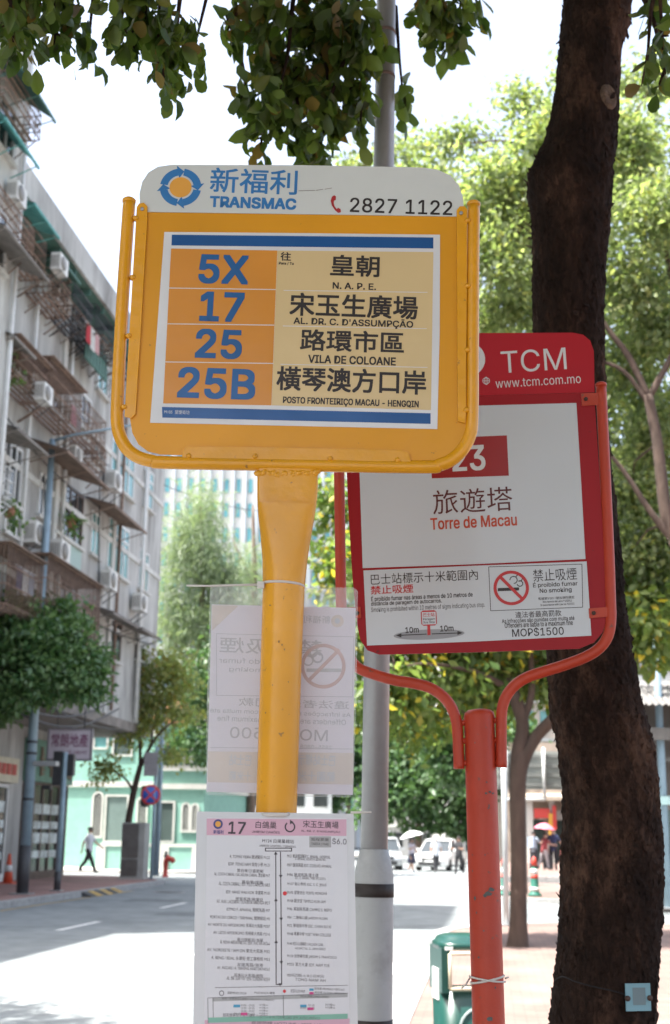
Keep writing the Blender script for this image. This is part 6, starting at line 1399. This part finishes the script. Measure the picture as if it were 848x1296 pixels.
L.new(n1.outputs['Color'], wv.inputs[0]); wv.inputs[1].default_value = (.12, .12, .2); L.new(mp.outputs[0], wv.inputs[2]); L.new(wv.outputs[0], vo.inputs['Vector'])
vr = N.new('ShaderNodeMapRange'); L.new(vo.outputs['Distance'], vr.inputs['Value']); vr.inputs['From Max'].default_value = .07; vr.inputs['To Min'].default_value = .62
vs_ = N.new('ShaderNodeVectorMath'); vs_.operation = 'SCALE'; L.new(cr.outputs[0], vs_.inputs[0]); L.new(vr.outputs[0], vs_.inputs['Scale']); L.new(vs_.outputs[0], pb.inputs['Base Color'])
b2_ = N.new('ShaderNodeBump'); b2_.inputs['Strength'].default_value = .6; b2_.inputs['Distance'].default_value = .008; L.new(vr.outputs[0], b2_.inputs['Height']); L.new(bp.outputs[0], b2_.inputs['Normal']); L.new(b2_.outputs[0], pb.inputs['Normal'])
ph = rng.random(40)*6.28
def bump_(a, z):
    v = 0
    for j in range(12): v += math.sin(a*(2+j)+z*(3+2.3*(j % 5))+ph[j])*(.5/(1+j*.5))
    return v
for y, l, r_ in zip(ys, li, ri):
    c0 = at((l+r_)/2, y, d0); rad = (r_-l)/2*k; ring = []
    for i in range(n):
        a = 2*math.pi*i/n; q = rad*(1+.012*bump_(a, c0.z*4)+.022*rng.normal()*(.6+.6*abs(math.sin(a*5+c0.z*9))))
        ring.append(c0 + RGT*math.cos(a)*q - FWD*math.sin(a)*q)
    rings.append(ring)
lastc = sum(rings[-1], Vector())/n; low = [v.copy() for v in rings[-1]]
for f_, zz in ((1.03, .6), (1.12, .3), (1.35, .08), (1.6, -.05)): rings.append([Vector((lastc.x+(v.x-lastc.x)*f_, lastc.y+(v.y-lastc.y)*f_, zz)) for v in low])
m = MB(); m.rings(rings[::-1])
m.build('trunk', bark, t, smooth=True)
m = MB()   # loose bark flakes all over the trunk
for _ in range(4200):
    i = rng.integers(2, len(ys)-2); y, l, r_ = ys[i], li[i], ri[i]; a = rng.uniform(0, 2*math.pi)
    c0 = at((l+r_)/2, y, d0); rad = (r_-l)/2*k; nrm = RGT*math.cos(a) - FWD*math.sin(a); tg_ = Vector((0, 0, 1)).cross(nrm)
    p0 = c0 + nrm*rad*1.0; h_ = rng.uniform(.006, .026); w_ = rng.uniform(.003, .011); lift = rng.uniform(.0005, .005) if rng.random() < .96 else rng.uniform(.006, .016); tw = rng.uniform(-.5, .5)
    up = (Vector((0, 0, 1)) + tg_*tw).normalized()*(1 if rng.random() < .5 else -1)
    q = [p0 - tg_*w_, p0 + tg_*w_, p0 + tg_*w_*.5 + up*h_ + nrm*lift, p0 - tg_*w_*.7 + up*h_*.8 + nrm*lift*.8]
    m.face(q); m.face([q[0], q[3], q[3]*.5+q[0]*.5 - nrm*.004])
m.build('bark_flakes', bark, t)
m = MB(); kc = at(771, 122, d0 - .5*88*k); nrm = (-FWD*.78 + RGT*.55).normalized(); T = Matrix.Translation(at(771, 122, d0-39*k)) @ nrm.to_track_quat('Z', 'Y').to_matrix().to_4x4() @ Matrix.Diagonal((1, 1.25, 1, 1))
m.lathe([(17*k, -.02), (15*k, .0), (12*k, .006), (8*k, .005), (4*k, .002), (0, .003)], 22, T); m.build('branch_scar', M('scar_wood', (.13, .085, .058), .95, .35, 40, .6, dirt=(.04, .025, .02), dirt_amt=.7, dirt_scale=30), t, smooth=True)
# limbs above the view
tr_top = at(758, -55, d0); m = MB()
LIMB = [[tr_top+Vector((0, 0, -.1)), tr_top+Vector((-.2, -.1, .7)), tr_top+Vector((-.9, -.4, 1.6)), tr_top+Vector((-2.3, -.9, 2.5))], [tr_top+Vector((0, 0, -.1)), tr_top+Vector((.2, .1, .8)), tr_top+Vector((.7, .7, 1.9)), tr_top+Vector((1.6, 1.6, 2.9))], [tr_top+Vector((-.2, -.1, .6)), tr_top+Vector((-.3, -1.2, 1.5)), tr_top+Vector((-.6, -2.6, 2.3))], [tr_top+Vector((-.1, 0, .5)), tr_top+Vector((-1.2, .5, 1.4)), tr_top+Vector((-2.6, .9, 1.9))]]
for q in LIMB: m.tube(smoothpath(q, 5), list(np.linspace(.12, .03, 16)), 9)
TW = []
def spray(px, py, d, rx, ry):
    c0 = at(px, py, d); kk = d/FPX; TW.append((c0, rx*kk, ry*kk)); return c0
SP = [(20, 5, 2.9, 60, 40), (80, 10, 3.1, 45, 34), (18, 40, 2.7, 24, 32), (112, 58, 3.3, 9, 22), (70, 45, 3.0, 12, 10), (185, 10, 3.0, 45, 36), (150, 38, 2.9, 20, 18), (220, 66, 3.1, 26, 34), (246, 52, 3.2, 16, 26), (205, 92, 3.0, 8, 26), (165, 50, 3.0, 14, 12), (200, 40, 3.1, 30, 28),
      (330, 15, 3.8, 46, 34), (400, 20, 4.0, 60, 40), (450, 40, 3.9, 46, 50), (288, 30, 3.7, 14, 20), (345, 80, 3.9, 34, 44), (400, 85, 4.1, 44, 46), (452, 118, 4.0, 24, 48), (345, 138, 3.8, 22, 36), (385, 165, 3.9, 30, 34), (415, 140, 4.0, 22, 42), (312, 120, 3.8, 16, 26), (512, 128, 4.3, 7, 38), (370, 110, 4.0, 40, 36), (455, 165, 4.0, 8, 14), (330, 178, 3.85, 16, 16), (405, 185, 3.9, 18, 20),
      (560, 5, 4.0, 48, 24), (543, 28, 4.0, 20, 26), (575, 42, 4.1, 20, 24), (606, 14, 4.1, 12, 18), (828, 12, 3.2, 14, 22), (838, 52, 3.1, 10, 28), (818, 84, 3.1, 6, 16), (842, 88, 3.1, 8, 14)]
CC, DD, SS = [], [], []
dens = 1.0
for (px, py, d, rx, ry) in SP:
    c0 = spray(px, py, d, rx, ry); kk = d/FPX
    stem = c0 + Vector((rng.uniform(-.1, .1), rng.uniform(-.05, .25), ry*kk + rng.uniform(.25, .5)))
    m.tube([stem, c0.lerp(stem, .45)+Vector((rng.uniform(-.03, .03), 0, 0)), c0+Vector((0, 0, -ry*kk*.5))], [.009, .006, .003], 5)
    nl = max(6, int(rx*ry*.064*dens))
    for _ in range(nl):
        v = rng.normal(size=3); v /= np.linalg.norm(v); rad = rng.random()**.45
        p0 = c0 + Vector((v[0]*rx*kk*rad, v[1]*.16*rad, v[2]*ry*kk*rad))
        CC.append(p0); DD.append((rng.normal()*.55, rng.normal()*.55, -1.0+rng.normal()*.4)); SS.append((.073 if d > 3.5 else .059)*rng.uniform(.65, 1.2))
    for _ in range(3):
        v = Vector(rng.normal(size=3)).normalized(); m.tube([c0+Vector((0, 0, ry*kk*.3)), c0+Vector((v.x*rx*kk*.4, v.y*.05, ry*kk*.1)), c0+Vector((v.x*rx*kk*.8, v.y*.1, -abs(v.z)*ry*kk*.6))], [.004, .003, .0015], 4)
m.build('limbs', bark, t, smooth=True)
def unseen(p):
    q = proj(p); return not (q and -40 < q[0] < 890 and q[1] > -30)
C2, D2 = clumpy([((-1.2, 1.4, 6.2), (3.4, 3.2, 1.6)), ((.8, 3.0, 7.2), (3.0, 3.0, 1.6)), ((-1.0, -1.6, 5.6), (3.0, 2.6, 1.5)), ((-2.6, 3.2, 7.2), (2.6, 2.6, 1.2)), ((1.6, .2, 6.2), (2.6, 2.6, 1.4)), ((-1.9, 1.2, 6.4), (1.5, 1.3, 1.0)), ((-1.4, 2.3, 6.9), (1.5, 1.3, 1.0)), ((-1.9, 1.2, 7.2), (1.6, 1.5, .8)), ((1.6, -4.0, 5.4), (3.0, 2.4, 1.4)), ((3.6, -1.0, 5.3), (2.4, 4.0, 1.5)), ((-2.6, -1.6, 5.6), (1.4, 1.6, 1.0)), ((-1.2, 8.6, 9.6), (1.6, 1.2, .5)), ((-1.0, 7.6, 9.2), (.8, .7, .4)), ((-.2, 9.6, 10.2), (.9, .5, .4)), ((-2.0, 10.5, 11), (.8, .6, .4)), ((.6, 8.4, 9.4), (.7, .5, .4))], 2100, 24, .22, .6, .1, lambda p: p[2] > 3.2 and unseen(p))  # crown out of view, with leaf blobs added to shade signs and dapple paving
lcan = leaf_mat('leaf_canopy', (.035, .065, .016), (.11, .15, .04), .5, (.15, .10, .035), rough=.38, tint=(1.6, 1.75, .8))
leaf_obj('crown', np.array([tuple(c) for c in CC]), DD, SS, lcan, t, LEAF_NEAR)
leaf_obj('crown_and_shade_leaves', C2, D2, .2*rng.uniform(.7, 1.2, len(C2)), lcan, t, LEAF_FAR)
# small tag wired round the trunk (its code is left out)
tgx = at(807.5, 1262, d0 - 57*k); nrm = (-FWD*.72 + RGT*.69).normalized()
q = nrm.to_track_quat('Z', 'Y').to_matrix().to_4x4(); T = Matrix.Translation(at(807.5, 1262, d0-62*k)) @ (Matrix.Rotation(YAW+R(14), 4, 'Z') @ Matrix.Rotation(R(90), 4, 'X'))
t = thing('tree_tag', 'small pale blue tag wired round the dark trunk', 'tag', mw=T)
m = MB(T); m.box((0, 0, 0), (31*k, 30*k, .004)); m.build('plate', M('tag_blue', (.20, .38, .44), .4, .06, 6), t, bevel=.0015)
m = MB(T); m.box((1*k, 1*k, .0022), (16*k, 19*k, .0008)); m.build('pale_field', M('tag_pale', (.16, .23, .25), .4, .06), t)
m = MB(T)
for sx in (-14, 14): m.lathe([(3.2*k, .0), (3.2*k, .006), (0, .007)], 10, Matrix.Translation((sx*k, -1*k, .001)))
m.build('eyelet', MATS['rusty_bolt'], t)
m = MB(); pts = []
for px, py in ((702, 1241), (712, 1236), (730, 1243), (752, 1249), (775, 1254), (792, 1259)):
    l = np.interp(py, [o[0] for o in OUT], [o[1] for o in OUT]); r_ = np.interp(py, [o[0] for o in OUT], [o[2] for o in OUT]); u_ = max(-1, min(1, (px-(l+r_)/2)/((r_-l)/2)))
    pts.append(at(px, py, d0 - math.sqrt(1-u_*u_)*(r_-l)/2*k*1.06 - .010))
m.tube(smoothpath(pts, 4), .0017, 5); m.build('wire', M('black_wire', (.012, .01, .01), .9, .1), t)
